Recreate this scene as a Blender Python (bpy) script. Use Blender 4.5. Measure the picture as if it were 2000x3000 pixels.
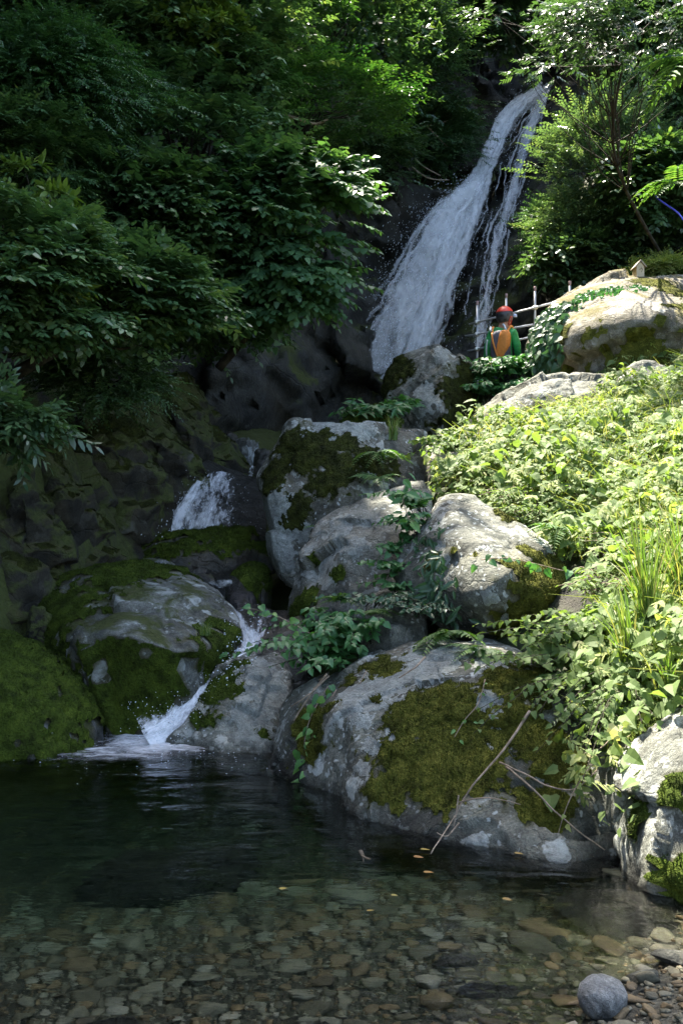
import bpy, bmesh, math, random
import numpy as np
from mathutils import Vector, Matrix

sc = bpy.context.scene
for o in list(bpy.data.objects):
    bpy.data.objects.remove(o)
rng = np.random.default_rng(11)
random.seed(5)
R = math.radians

# ------------------------------------------------------------------ camera
CAMZ = 1.6
FPX = 35.0 / 36.0 * 3000.0
cam_d = bpy.data.cameras.new('camera')
cam = bpy.data.objects.new('camera', cam_d)
sc.collection.objects.link(cam)
cam.location = (0, 0, CAMZ)
cam.rotation_euler = (R(90), 0, 0)
cam_d.sensor_fit = 'VERTICAL'
cam_d.sensor_height = 36.0
cam_d.lens = 35.0
cam_d.clip_start = 0.05
cam_d.clip_end = 400
sc.camera = cam

# ------------------------------------------------------------------ sky, sun, exposure
SUN = np.array([-0.15, 0.40, 0.90]); SUN /= np.linalg.norm(SUN)
world = bpy.data.worlds.new('World'); sc.world = world
world.use_nodes = True
wn = world.node_tree.nodes; wl = world.node_tree.links
wn.clear()
w_out = wn.new('ShaderNodeOutputWorld'); w_bg = wn.new('ShaderNodeBackground'); w_sky = wn.new('ShaderNodeTexSky')
w_sky.sky_type = 'NISHITA'; w_sky.sun_disc = False
w_sky.sun_elevation = math.asin(SUN[2]); w_sky.sun_rotation = math.atan2(SUN[0], SUN[1])
w_sky.air_density = 1.0; w_sky.dust_density = 3.0; w_sky.ozone_density = 0.5
w_bg.inputs['Strength'].default_value = 0.115
wl.new(w_sky.outputs['Color'], w_bg.inputs['Color']); wl.new(w_bg.outputs['Background'], w_out.inputs['Surface'])
sun_d = bpy.data.lights.new('sun', 'SUN'); sun_d.energy = 5.0; sun_d.angle = R(0.53); sun_d.color = (1.0, 0.93, 0.80)
sun_o = bpy.data.objects.new('sun', sun_d); sc.collection.objects.link(sun_o)
sun_o.rotation_euler = Vector(SUN).to_track_quat('Z', 'Y').to_euler()
sc.view_settings.view_transform = 'Standard'
sc.view_settings.look = 'None'
sc.view_settings.exposure = 2.6
sc.view_settings.gamma = 1.0
sc.view_settings.use_curve_mapping = False
sc.render.engine = 'CYCLES'
cy = sc.cycles
cy.use_denoising = True
try:
    cy.denoiser = 'OPENIMAGEDENOISE'; cy.denoising_input_passes = 'RGB_ALBEDO_NORMAL'
except Exception:
    pass
cy.max_bounces = 8; cy.diffuse_bounces = 3; cy.glossy_bounces = 3; cy.transmission_bounces = 6
cy.transparent_max_bounces = 24; cy.volume_bounces = 0
cy.sample_clamp_indirect = 4.0
cy.use_adaptive_sampling = True; cy.adaptive_threshold = 0.015

# ------------------------------------------------------------------ numpy noise
def _hash(x, y, z, seed):
    h = (x.astype(np.uint32) * np.uint32(374761393) + y.astype(np.uint32) * np.uint32(668265263)
         + z.astype(np.uint32) * np.uint32(2147483647 - 58) + np.uint32(seed * 9781 + 13))
    h = (h ^ (h >> np.uint32(13))) * np.uint32(1274126177)
    h = h ^ (h >> np.uint32(16))
    h = h * np.uint32(2246822519)
    h = h ^ (h >> np.uint32(15))
    return h.astype(np.float64) / 4294967295.0

def vnoise(p, seed=0):
    i = np.floor(p).astype(np.int64); f = p - i
    u = f * f * f * (f * (f * 6 - 15) + 10)
    r = 0.0
    for dx in (0, 1):
        wx = u[:, 0] if dx else 1 - u[:, 0]
        for dy in (0, 1):
            wy = u[:, 1] if dy else 1 - u[:, 1]
            for dz in (0, 1):
                wz = u[:, 2] if dz else 1 - u[:, 2]
                r = r + wx * wy * wz * _hash(i[:, 0] + dx, i[:, 1] + dy, i[:, 2] + dz, seed)
    return r * 2 - 1

def fbm(p, octv=4, seed=0, gain=0.5):
    p = np.asarray(p, float)
    a, s, t = 1.0, 0.0, 0.0
    for k in range(octv):
        s = s + a * vnoise(p, seed + k * 7); t += a
        p = p * 2.03 + 17.3; a *= gain
    return s / t

def facet(p, seed=0, tilt=1.0):
    """blocky rock relief: every cell is a tilted plane with its own height"""
    p = np.asarray(p, float)
    i = np.floor(p).astype(np.int64)
    best = np.full(len(p), 1e9); val = np.zeros(len(p))
    for dx in (-1, 0, 1):
        for dy in (-1, 0, 1):
            for dz in (-1, 0, 1):
                cx, cy_, cz = i[:, 0] + dx, i[:, 1] + dy, i[:, 2] + dz
                c = np.stack([cx + _hash(cx, cy_, cz, seed), cy_ + _hash(cx, cy_, cz, seed + 1), cz + _hash(cx, cy_, cz, seed + 2)], 1)
                d = p - c
                dd = (d * d).sum(1)
                g = np.stack([_hash(cx, cy_, cz, seed + 3 + k) - 0.5 for k in range(3)], 1)
                v = (_hash(cx, cy_, cz, seed + 6) - 0.5) + tilt * (d * g).sum(1) * 2
                m = dd < best
                best = np.where(m, dd, best); val = np.where(m, v, val)
    return val

def sstep(a, b, x):
    t = np.clip((x - a) / (b - a), 0, 1)
    return t * t * (3 - 2 * t)

def P(px, py, Y):
    """a point of the place: seen at that photo position, Y metres out"""
    return np.array([(px - 1000.0) * Y / FPX, Y, CAMZ + (1500.0 - py) * Y / FPX])

def nrm(v):
    v = np.asarray(v, float)
    return v / (np.linalg.norm(v, axis=-1, keepdims=True) + 1e-12)

# ------------------------------------------------------------------ mesh helpers
def make_mesh(name, V, F, mat=None, smooth=True, attr=None):
    V = np.asarray(V, np.float32); F = np.asarray(F, np.int32)
    me = bpy.data.meshes.new(name)
    me.vertices.add(len(V)); me.vertices.foreach_set('co', V.ravel())
    k = F.shape[1]; n = len(F)
    me.loops.add(n * k); me.loops.foreach_set('vertex_index', F.ravel())
    me.polygons.add(n)
    me.polygons.foreach_set('loop_start', np.arange(0, n * k, k, dtype=np.int32))
    me.polygons.foreach_set('use_smooth', np.full(n, smooth, dtype=bool))
    if attr:
        for an, av in attr.items():
            a = me.attributes.new(an, 'FLOAT', 'POINT'); a.data.foreach_set('value', np.asarray(av, np.float32))
    me.update(calc_edges=True)
    if mat is not None:
        me.materials.append(mat)
    return me

def link(name, data, parent=None, loc=(0, 0, 0)):
    o = bpy.data.objects.new(name, data)
    sc.collection.objects.link(o)
    o.location = loc
    if parent is not None:
        o.parent = parent
    return o

def tag(o, label=None, cat=None, group=None, kind=None):
    if label: o['label'] = label
    if cat: o['category'] = cat
    if group: o['group'] = group
    if kind: o['kind'] = kind
    return o

class Thing:
    def __init__(s, name, label, cat, loc, group=None):
        s.loc = np.asarray(loc, float)
        s.o = tag(link(name, None, None, s.loc), label, cat, group)
        s.o.empty_display_size = 0.1
    def part(s, name, V, F, mat, parent=None, smooth=True, attr=None, kind=None, label=None):
        me = make_mesh(name, np.asarray(V) - s.loc, F, mat, smooth, attr)
        o = link(name, me, parent or s.o)
        if kind: o['kind'] = kind
        if label: o['label'] = label
        return o

def solo(name, label, cat, V, F, mat, group=None, kind=None, smooth=True, attr=None, loc=None):
    V = np.asarray(V, float)
    if loc is None:
        loc = np.array([(V[:, 0].min() + V[:, 0].max()) / 2, (V[:, 1].min() + V[:, 1].max()) / 2, V[:, 2].min()])
    o = link(name, make_mesh(name, V - loc, F, mat, smooth, attr), None, loc)
    return tag(o, label, cat, group, kind)

def struct(name, V, F, mat, smooth=True, attr=None):
    o = link(name, make_mesh(name, V, F, mat, smooth, attr))
    o['kind'] = 'structure'
    return o

def grid_faces(nu, nv):
    i = np.arange((nu - 1) * (nv - 1)); a = (i // (nv - 1)) * nv + i % (nv - 1)
    return np.stack([a, a + 1, a + nv + 1, a + nv], 1)

def join(parts):
    Vs, Fs, n = [], [], 0
    for V, F in parts:
        Vs.append(np.asarray(V, float)); Fs.append(np.asarray(F) + n); n += len(V)
    return np.concatenate(Vs), np.concatenate(Fs)

def quads_to_tris(F):
    return np.concatenate([F[:, [0, 1, 2]], F[:, [0, 2, 3]]])

def smooth_path(pts, n):
    pts = np.asarray(pts, float); m = len(pts)
    if m == 2:
        t = np.linspace(0, 1, n)[:, None]
        return pts[0] * (1 - t) + pts[1] * t
    t = np.linspace(0, m - 1, n); i = np.clip(t.astype(int), 0, m - 2); f = (t - i)[:, None]
    p0 = pts[np.clip(i - 1, 0, m - 1)]; p1 = pts[i]; p2 = pts[i + 1]; p3 = pts[np.clip(i + 2, 0, m - 1)]
    return 0.5 * (2 * p1 + (p2 - p0) * f + (2 * p0 - 5 * p1 + 4 * p2 - p3) * f ** 2 + (3 * p1 - p0 - 3 * p2 + p3) * f ** 3)

def tube(pts, rad, k=7, n=None):
    pts = np.asarray(pts, float)
    if n: pts = smooth_path(pts, n)
    m = len(pts)
    rad = np.interp(np.linspace(0, 1, m), np.linspace(0, 1, len(np.atleast_1d(rad))), np.atleast_1d(rad))
    t = nrm(np.gradient(pts, axis=0))
    ref = np.where(np.abs(t[:, 2:3]) > 0.9, np.array([[1.0, 0, 0]]), np.array([[0, 0, 1.0]]))
    a = nrm(np.cross(t, ref)); b = np.cross(t, a)
    an = np.linspace(0, 2 * np.pi, k, endpoint=False)
    V = pts[:, None] + rad[:, None, None] * (np.cos(an)[None, :, None] * a[:, None] + np.sin(an)[None, :, None] * b[:, None])
    V = V.reshape(-1, 3)
    F = []
    for i in range(m - 1):
        for j in range(k):
            j2 = (j + 1) % k
            F += [(i * k + j, i * k + j2, (i + 1) * k + j2), (i * k + j, (i + 1) * k + j2, (i + 1) * k + j)]
    V = np.vstack([V, pts[0], pts[-1]])
    for j in range(k):
        F += [(m * k, (j + 1) % k, j), (m * k + 1, (m - 1) * k + j, (m - 1) * k + (j + 1) % k)]
    return V, np.array(F)

_ico = {}
def ico(sub):
    if sub not in _ico:
        bm = bmesh.new(); bmesh.ops.create_icosphere(bm, subdivisions=sub, radius=1.0)
        bm.verts.ensure_lookup_table()
        V = np.array([v.co[:] for v in bm.verts]); F = np.array([[v.index for v in f.verts] for f in bm.faces])
        bm.free(); _ico[sub] = (nrm(V), F)
    return _ico[sub]

def vnormals(V, F):
    n = np.cross(V[F[:, 1]] - V[F[:, 0]], V[F[:, 2]] - V[F[:, 0]])
    N = np.zeros_like(V)
    for k in range(3):
        np.add.at(N, F[:, k], n)
    return nrm(N)

def box(c, s, bevel=0.0, rot=None):
    bm = bmesh.new(); bmesh.ops.create_cube(bm, size=1.0)
    for v in bm.verts: v.co = Vector((v.co.x * s[0], v.co.y * s[1], v.co.z * s[2]))
    if bevel: bmesh.ops.bevel(bm, geom=list(bm.edges), offset=bevel, segments=2, affect='EDGES', profile=0.5)
    bmesh.ops.triangulate(bm, faces=list(bm.faces)); bm.verts.ensure_lookup_table(); bm.verts.index_update()
    V = np.array([v.co[:] for v in bm.verts]); F = np.array([[v.index for v in f.verts] for f in bm.faces]); bm.free()
    if rot is not None: V = V @ np.asarray(rot).T
    return V + np.asarray(c), F

def tps(src, val, reg=1e-3):
    src = np.asarray(src, float); val = np.asarray(val, float); n = len(src)
    def U(r2): return np.where(r2 > 1e-12, 0.5 * r2 * np.log(r2 + 1e-12), 0.0)
    d2 = ((src[:, None] - src[None]) ** 2).sum(2)
    A = np.zeros((n + 3, n + 3)); A[:n, :n] = U(d2) + reg * np.eye(n)
    A[:n, n] = 1; A[:n, n + 1:] = src; A[n, :n] = 1; A[n + 1:, :n] = src.T
    w = np.linalg.solve(A, np.concatenate([val, np.zeros(3)]))
    def f(q):
        q = np.asarray(q, float); out = np.empty(len(q))
        for s in range(0, len(q), 20000):
            b = q[s:s + 20000]
            out[s:s + 20000] = U(((b[:, None] - src[None]) ** 2).sum(2)) @ w[:n] + w[n] + b @ w[n + 1:]
        return out
    return f
# ------------------------------------------------------------------ materials
class NT:
    def __init__(s, name):
        s.m = bpy.data.materials.new(name); s.m.use_nodes = True
        s.t = s.m.node_tree; s.t.nodes.clear()
        s.out = s.t.nodes.new('ShaderNodeOutputMaterial')
        s.obj = None
    def n(s, typ, inp=None, out=0, **props):
        nd = s.t.nodes.new('ShaderNode' + typ)
        for k, v in props.items(): setattr(nd, k, v)
        for k, v in (inp or {}).items():
            sk = nd.inputs[k]
            if isinstance(v, bpy.types.NodeSocket): s.t.links.new(v, sk)
            elif isinstance(v, (tuple, list)) and sk.type == 'RGBA' and len(v) == 3: sk.default_value = (*v, 1)
            else: sk.default_value = v
        return nd.outputs[out] if out is not None else nd
    def coord(s):
        if s.obj is None: s.obj = s.n('TexCoord', out='Object')
        return s.obj
    def noise(s, scale, detail=5, rough=0.55, dist=0.0, vec=None, out='Fac'):
        return s.n('TexNoise', {'Vector': vec if vec is not None else s.coord(), 'Scale': scale, 'Detail': detail, 'Roughness': rough, 'Distortion': dist}, out=out)
    def vor(s, scale, vec=None, feature='F1', out='Distance', rand=1.0):
        return s.n('TexVoronoi', {'Vector': vec if vec is not None else s.coord(), 'Scale': scale, 'Randomness': rand}, out=out, feature=feature)
    def ramp(s, fac, stops, interp='LINEAR'):
        nd = s.t.nodes.new('ShaderNodeValToRGB'); cr = nd.color_ramp; cr.interpolation = interp
        while len(cr.elements) < len(stops): cr.elements.new(0.5)
        for e, (p, c) in zip(cr.elements, stops):
            e.position = p
            e.color = (c, c, c, 1) if not isinstance(c, (tuple, list)) else (*c, 1)
        s.t.links.new(fac, nd.inputs['Fac'])
        return nd.outputs['Color']
    def mix(s, f, a, b, mode='MIX'):
        nd = s.t.nodes.new('ShaderNodeMix'); nd.data_type = 'RGBA'; nd.blend_type = mode
        for sk, v in ((nd.inputs[0], f), (nd.inputs[6], a), (nd.inputs[7], b)):
            if isinstance(v, bpy.types.NodeSocket): s.t.links.new(v, sk)
            elif isinstance(v, (tuple, list)): sk.default_value = (*v, 1)
            else: sk.default_value = v
        return nd.outputs[2]
    def math(s, op, a, b=0.0, clamp=False):
        nd = s.t.nodes.new('ShaderNodeMath'); nd.operation = op; nd.use_clamp = clamp
        for sk, v in ((nd.inputs[0], a), (nd.inputs[1], b)):
            if isinstance(v, bpy.types.NodeSocket): s.t.links.new(v, sk)
            else: sk.default_value = v
        return nd.outputs[0]
    def bump(s, h, strength=0.5, dist=0.02, normal=None):
        d = {'Height': h, 'Strength': strength, 'Distance': dist}
        if normal is not None: d['Normal'] = normal
        return s.n('Bump', d)
    def attr(s, name, out='Fac'):
        return s.n('Attribute', out=out, attribute_name=name)
    def principled(s, color, rough=0.8, normal=None, spec=0.4, metal=0.0):
        d = {'Base Color': color, 'Roughness': rough, 'Specular IOR Level': spec, 'Metallic': metal}
        if normal is not None: d['Normal'] = normal
        return s.n('BsdfPrincipled', d)
    def surface(s, sh):
        s.t.links.new(sh, s.out.inputs['Surface']); return s.m

def rock_mat(name, base, dark, lichen=0.4, lcol=(0.54, 0.57, 0.53), brown=0.3, bcol=(0.12, 0.085, 0.05), green=0.0, rough=0.85, scale=1.0, spots=0.5, strata=0.0, gcol=(0.05, 0.062, 0.012)):
    t = NT(name)
    n0 = t.noise(0.9 * scale, 4, 0.6)
    n1 = t.noise(2.6 * scale, 9, 0.68, 0.4)
    n2 = t.noise(13 * scale, 8, 0.65)
    n3 = t.noise(85 * scale, 5, 0.7)
    c = t.mix(t.ramp(n1, [(0.38, 0.0), (0.62, 1.0)]), dark, base)
    c = t.mix(0.75, c, t.ramp(n2, [(0.25, 0.35), (0.5, 0.9), (0.75, 1.35)]), 'MULTIPLY')
    c = t.mix(0.8, c, t.ramp(n3, [(0.32, 0.35), (0.5, 0.95), (0.68, 1.6)]), 'MULTIPLY')
    bm_ = t.math('MULTIPLY', t.ramp(t.noise(1.7 * scale, 6, 0.6, 0.6), [(0.48, 0.0), (0.68, 1.0)]), brown)
    c = t.mix(bm_, c, bcol)
    warp = t.n('VectorMath', {0: t.coord(), 1: t.n('VectorMath', {0: t.noise(6 * scale, 4, 0.6, out='Color'), 'Scale': 0.16}, operation='SCALE')}, operation='ADD')
    v1 = t.vor(3.6 * scale, warp)
    l1 = t.math('MULTIPLY', t.ramp(v1, [(0.26, 1.0), (0.285, 0.0)]), t.ramp(t.noise(1.3 * scale, 3, vec=warp), [(0.62 - 0.32 * lichen, 0.0), (0.68 - 0.32 * lichen, 1.0)]))
    l1 = t.math('MULTIPLY', l1, t.ramp(n2, [(0.34, 0.25), (0.5, 1.0)]))
    v2 = t.vor(19 * scale, warp)
    l2 = t.math('MULTIPLY', t.ramp(v2, [(0.2, 1.0), (0.3, 0.0)]), t.ramp(t.noise(2.3 * scale, 4, vec=warp), [(0.62 - 0.3 * spots, 0.0), (0.72 - 0.3 * spots, 0.9)]))
    l3 = t.math('MULTIPLY', t.ramp(t.noise(4.2 * scale, 10, 0.72, 0.3), [(0.565, 0.0), (0.585, 0.85)]), lichen)
    lm = t.math('MAXIMUM', t.math('MAXIMUM', l1, l2), l3)
    if lichen > 0:
        c = t.mix(t.math('MULTIPLY', lm, min(1.0, 0.45 + lichen)), c, t.mix(n3, lcol, tuple(x * 0.62 for x in lcol)))
    gm = None
    if green > 0:
        gz = t.n('SeparateXYZ', {0: t.n('NewGeometry', out='Normal')}, out='Z')
        gm = t.math('ADD', t.math('MULTIPLY', gz, 0.16), t.noise(1.6 * scale, 8, 0.66, 0.5))
        gm = t.ramp(gm, [(0.72 - 0.3 * green, 0.0), (0.80 - 0.3 * green, 1.0)])
        c = t.mix(gm, c, t.mix(t.noise(22 * scale, 4), tuple(x * 0.45 for x in gcol), tuple(x * 1.5 for x in gcol)))
    halo = t.ramp(t.math('ADD', t.attr('halo'), t.math('MULTIPLY', t.math('SUBTRACT', n2, 0.5), 0.9)), [(0.18, 0.0), (0.62, 0.85)])
    c = t.mix(halo, c, t.mix(n1, (0.035, 0.036, 0.012), (0.085, 0.078, 0.026)))
    wz = t.n('SeparateXYZ', {0: t.n('NewGeometry', out='Position')}, out='Z')
    wet = t.ramp(t.math('ADD', wz, t.math('MULTIPLY', t.math('SUBTRACT', n1, 0.5), 0.22)), [(0.015, 1.0), (0.085, 0.0)])
    c = t.mix(t.math('MULTIPLY', wet, 0.72), c, t.mix(1.0, c, (0.22, 0.22, 0.2), 'MULTIPLY'))
    cr = t.vor(2.2 * scale, warp, feature='DISTANCE_TO_EDGE')
    crk = t.ramp(cr, [(0.0, 0.0), (0.02, 1.0)])
    h = t.math('ADD', t.math('MULTIPLY', n1, 1.6), t.math('ADD', t.math('MULTIPLY', n2, 0.55), t.math('MULTIPLY', n3, 0.16)))
    h = t.math('ADD', h, t.math('MULTIPLY', crk, 0.22))
    if gm is not None: h = t.math('ADD', h, t.math('MULTIPLY', t.math('MULTIPLY', gm, t.noise(55 * scale, 3)), 0.5))
    nb = t.bump(h, 0.9, 0.055)
    rr = rough if rough > 0.6 else t.ramp(n2, [(0.3, rough), (0.7, min(1, rough + 0.3))])
    return t.surface(t.principled(c, rr, nb, 0.35 if rough > 0.6 else 0.5))

def moss_mat(name, c1, c2, c3):
    t = NT(name)
    n = t.noise(9, 7, 0.65); f = t.noise(90, 3, 0.6)
    c = t.ramp(n, [(0.3, c1), (0.5, c2), (0.72, c3)])
    c = t.mix(0.6, c, t.ramp(f, [(0.3, 0.35), (0.7, 1.45)]), 'MULTIPLY')
    nb = t.bump(t.math('ADD', t.math('MULTIPLY', t.noise(38, 5), 1.0), t.math('MULTIPLY', f, 0.5)), 1.0, 0.03)
    p = t.principled(c, 0.95, nb, 0.12)
    return t.surface(p)

def leaf_mat(name, cols, rough=0.42, trans=0.3, spec=0.5, tcol=None):
    t = NT(name)
    a = t.attr('tint')
    c = t.ramp(a, [(i / (len(cols) - 1), x) for i, x in enumerate(cols)])
    v = t.noise(9.0, 3)
    c = t.mix(0.35, c, t.ramp(v, [(0.3, 0.55), (0.7, 1.4)]), 'MULTIPLY')
    p = t.principled(c, rough, None, spec)
    tr = t.n('BsdfTranslucent', {'Color': t.mix(1.0, c, tcol or (1.35, 1.45, 0.55), 'MULTIPLY')})
    return t.surface(t.n('MixShader', {0: trans, 1: p, 2: tr}))

def plain_mat(name, col, rough=0.6, spec=0.4, metal=0.0, var=0.15, scale=20, bump=0.0):
    t = NT(name)
    n = t.noise(scale, 5, 0.6)
    c = t.mix(1.0, t.ramp(n, [(0.3, 1 - var * 2), (0.7, 1 + var)]), col, 'MULTIPLY')
    nb = t.bump(n, bump, 0.01) if bump else None
    return t.surface(t.principled(c, rough, nb, spec, metal))

M = {}
M['granite'] = rock_mat('granite_lichen', (0.185, 0.19, 0.155), (0.05, 0.052, 0.042), 0.6, brown=0.28, spots=0.65)
M['granite_b'] = rock_mat('granite_plain', (0.21, 0.213, 0.178), (0.07, 0.072, 0.058), 0.42, brown=0.22, spots=0.45)
M['granite_warm'] = rock_mat('granite_warm', (0.25, 0.23, 0.18), (0.09, 0.08, 0.06), 0.4, lcol=(0.5, 0.49, 0.43), brown=0.45, bcol=(0.17, 0.125, 0.05), spots=0.4, green=0.35, gcol=(0.10, 0.085, 0.02))
M['pale_rock'] = rock_mat('pale_lichen_rock', (0.26, 0.27, 0.23), (0.07, 0.073, 0.06), 0.8, lcol=(0.5, 0.52, 0.47), brown=0.2, spots=0.7)
M['mossy_rock'] = rock_mat('mossy_rock', (0.24, 0.25, 0.24), (0.075, 0.078, 0.07), 0.6, lcol=(0.42, 0.46, 0.47), brown=0.2, green=0.45, spots=0.3)
M['streak_rock'] = rock_mat('streaked_pale_rock', (0.20, 0.21, 0.185), (0.05, 0.053, 0.043), 0.9, lcol=(0.40, 0.43, 0.40), brown=0.15, green=0.3, spots=0.4)
M['round_stone'] = rock_mat('round_granite', (0.44, 0.44, 0.41), (0.24, 0.24, 0.225), 0.0, brown=0.1, scale=3.0)
M['wet_rock'] = rock_mat('wet_rock', (0.075, 0.07, 0.055), (0.022, 0.022, 0.018), 0.0, brown=0.5, bcol=(0.06, 0.042, 0.025), green=0.2, rough=0.32)
M['dark_wet'] = rock_mat('dark_wet_rock', (0.04, 0.04, 0.042), (0.014, 0.014, 0.015), 0.0, brown=0.2, bcol=(0.04, 0.028, 0.015), rough=0.25)
M['bank_rock'] = rock_mat('bank_rock', (0.042, 0.038, 0.024), (0.008, 0.008, 0.005), 0.25, lcol=(0.17, 0.17, 0.14), brown=0.7, bcol=(0.042, 0.03, 0.014), green=0.75, spots=0.1, scale=0.8)
M['cliff'] = rock_mat('cliff_rock', (0.055, 0.055, 0.046), (0.009, 0.010, 0.008), 0.12, lcol=(0.24, 0.25, 0.25), brown=0.45, bcol=(0.06, 0.05, 0.03), green=0.4, rough=0.85, scale=0.45, spots=0.1)
M['soil'] = rock_mat('hillside_soil', (0.045, 0.04, 0.028), (0.014, 0.013, 0.010), 0.0, brown=0.5, bcol=(0.03, 0.022, 0.012), green=0.6, scale=0.5, gcol=(0.025, 0.035, 0.010))
M['lichen'] = rock_mat('pale_lichen', (0.37, 0.40, 0.365), (0.22, 0.235, 0.215), 0.0, brown=0.08, scale=3.0)
M['moss_gold'] = moss_mat('golden_moss', (0.028, 0.030, 0.006), (0.08, 0.086, 0.013), (0.16, 0.155, 0.028))
M['moss_green'] = moss_mat('green_moss', (0.016, 0.024, 0.004), (0.045, 0.068, 0.008), (0.085, 0.115, 0.014))
M['moss_dark'] = moss_mat('dark_moss', (0.012, 0.013, 0.004), (0.032, 0.038, 0.008), (0.06, 0.068, 0.012))

M['leaf_dark'] = leaf_mat('leaf_evergreen', [(0.03, 0.066, 0.03), (0.055, 0.115, 0.046), (0.085, 0.155, 0.052), (0.15, 0.21, 0.065)], 0.34, 0.28, 0.6)
M['leaf_olive'] = leaf_mat('leaf_olive', [(0.036, 0.082, 0.04), (0.062, 0.13, 0.054), (0.10, 0.18, 0.066), (0.2, 0.26, 0.09)], 0.34, 0.25, 0.65)
M['leaf_new'] = leaf_mat('leaf_new_growth', [(0.09, 0.15, 0.03), (0.14, 0.21, 0.04), (0.2, 0.25, 0.05), (0.27, 0.28, 0.08)], 0.4, 0.35, 0.5)
M['leaf_mid'] = leaf_mat('leaf_mid', [(0.03, 0.078, 0.036), (0.052, 0.118, 0.05), (0.078, 0.16, 0.06), (0.12, 0.2, 0.07)], 0.45, 0.3)
M['leaf_maple'] = leaf_mat('leaf_maple', [(0.014, 0.05, 0.014), (0.024, 0.078, 0.018), (0.042, 0.11, 0.022), (0.085, 0.165, 0.03)], 0.5, 0.28)
M['leaf_fine'] = leaf_mat('leaf_fine', [(0.024, 0.068, 0.026), (0.04, 0.10, 0.034), (0.06, 0.14, 0.04), (0.11, 0.19, 0.05)], 0.4, 0.3)
M['leaf_tree'] = leaf_mat('leaf_tree', [(0.03, 0.068, 0.034), (0.05, 0.1, 0.046), (0.072, 0.132, 0.052), (0.11, 0.17, 0.062)], 0.3, 0.3, 0.7)
M['leaf_silver'] = leaf_mat('leaf_tree_lit_tone', [(0.05, 0.10, 0.055), (0.085, 0.15, 0.075), (0.12, 0.19, 0.085), (0.2, 0.25, 0.12)], 0.28, 0.3, 0.8)  # tree leaf colours lightened to stand for sunlit silver highlights
M['leaf_vine'] = leaf_mat('leaf_vine', [(0.10, 0.16, 0.05), (0.19, 0.25, 0.085), (0.33, 0.36, 0.14), (0.50, 0.46, 0.24)], 0.6, 0.45, 0.22)
M['leaf_fresh'] = leaf_mat('leaf_fresh', [(0.045, 0.14, 0.045), (0.065, 0.18, 0.05), (0.09, 0.22, 0.055), (0.14, 0.27, 0.06)], 0.45, 0.35)
M['leaf_fern'] = leaf_mat('leaf_fern', [(0.03, 0.09, 0.03), (0.05, 0.12, 0.03), (0.07, 0.15, 0.035), (0.13, 0.2, 0.05)], 0.5, 0.35)
M['grass'] = leaf_mat('grass_blade', [(0.07, 0.13, 0.03), (0.11, 0.19, 0.04), (0.16, 0.22, 0.06), (0.30, 0.27, 0.12)], 0.45, 0.35)
M['leaf_fallen'] = leaf_mat('leaf_fallen', [(0.30, 0.20, 0.04), (0.34, 0.26, 0.06), (0.30, 0.13, 0.04), (0.28, 0.30, 0.08)], 0.5, 0.2)
M['bark'] = plain_mat('bark', (0.05, 0.042, 0.03), 0.85, 0.2, 0, 0.4, 14, 0.6)
M['bark_pale'] = plain_mat('bark_pale', (0.16, 0.135, 0.10), 0.85, 0.2, 0, 0.4, 18, 0.6)
M['twig'] = plain_mat('dry_twig', (0.27, 0.21, 0.15), 0.8, 0.25, 0, 0.3, 30, 0.4)

def stone_mat(name, use_attr):
    t = NT(name)
    r = t.attr('tint') if use_attr else t.n('ObjectInfo', out='Random')
    c = t.ramp(r, [(0.0, (0.09, 0.082, 0.05)), (0.24, (0.145, 0.135, 0.088)), (0.44, (0.12, 0.09, 0.046)), (0.58, (0.17, 0.16, 0.11)), (0.72, (0.145, 0.105, 0.052)), (0.9, (0.22, 0.205, 0.15)), (0.95, (0.07, 0.056, 0.034))], 'CONSTANT')
    n = t.noise(16, 8, 0.65, vec=t.n('NewGeometry', out='Position')); f = t.noise(130, 3, vec=t.n('NewGeometry', out='Position'))
    c = t.mix(0.75, c, t.ramp(n, [(0.28, 0.45), (0.72, 1.35)]), 'MULTIPLY')
    c = t.mix(0.4, c, t.ramp(f, [(0.3, 0.6), (0.7, 1.3)]), 'MULTIPLY')
    nb = t.bump(t.math('ADD', n, t.math('MULTIPLY', f, 0.3)), 0.6, 0.012)
    return t.surface(t.principled(c, 0.75, nb, 0.4))
M['stone'] = stone_mat('river_stone', False)
M['stone_mass'] = stone_mat('river_gravel', True)
M['bed'] = rock_mat('gravel_bed', (0.27, 0.26, 0.19), (0.11, 0.105, 0.075), 0.0, brown=0.4, bcol=(0.10, 0.075, 0.045), scale=3.0)

def pool_mat():
    t = NT('pool_water')
    g = t.n('NewGeometry', out='Position')
    mp = t.n('Mapping', {'Vector': g, 'Scale': (1.0, 2.2, 1.0)})
    h = t.math('ADD', t.math('MULTIPLY', t.noise(3.2, 3, 0.5, 0.3, mp), 1.0), t.math('MULTIPLY', t.noise(11, 3, 0.5, 0.2, mp), 0.22))
    nb = t.bump(h, 0.25, 0.05)
    lw = t.n('Fresnel', {'IOR': 1.33, 'Normal': nb})
    gl = t.n('BsdfGlossy', {'Color': (1, 1, 1), 'Roughness': 0.02, 'Normal': nb})
    rf = t.n('BsdfRefraction', {'Color': (1, 1, 1), 'Roughness': 0.0, 'IOR': 1.33, 'Normal': nb})
    t.surface(t.n('MixShader', {0: lw, 1: rf, 2: gl}))
    va = t.n('VolumeAbsorption', {'Color': (0.20, 0.63, 0.38), 'Density': 0.62})
    t.t.links.new(va, t.out.inputs['Volume'])
    return t.m
M['pool'] = pool_mat()

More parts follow.
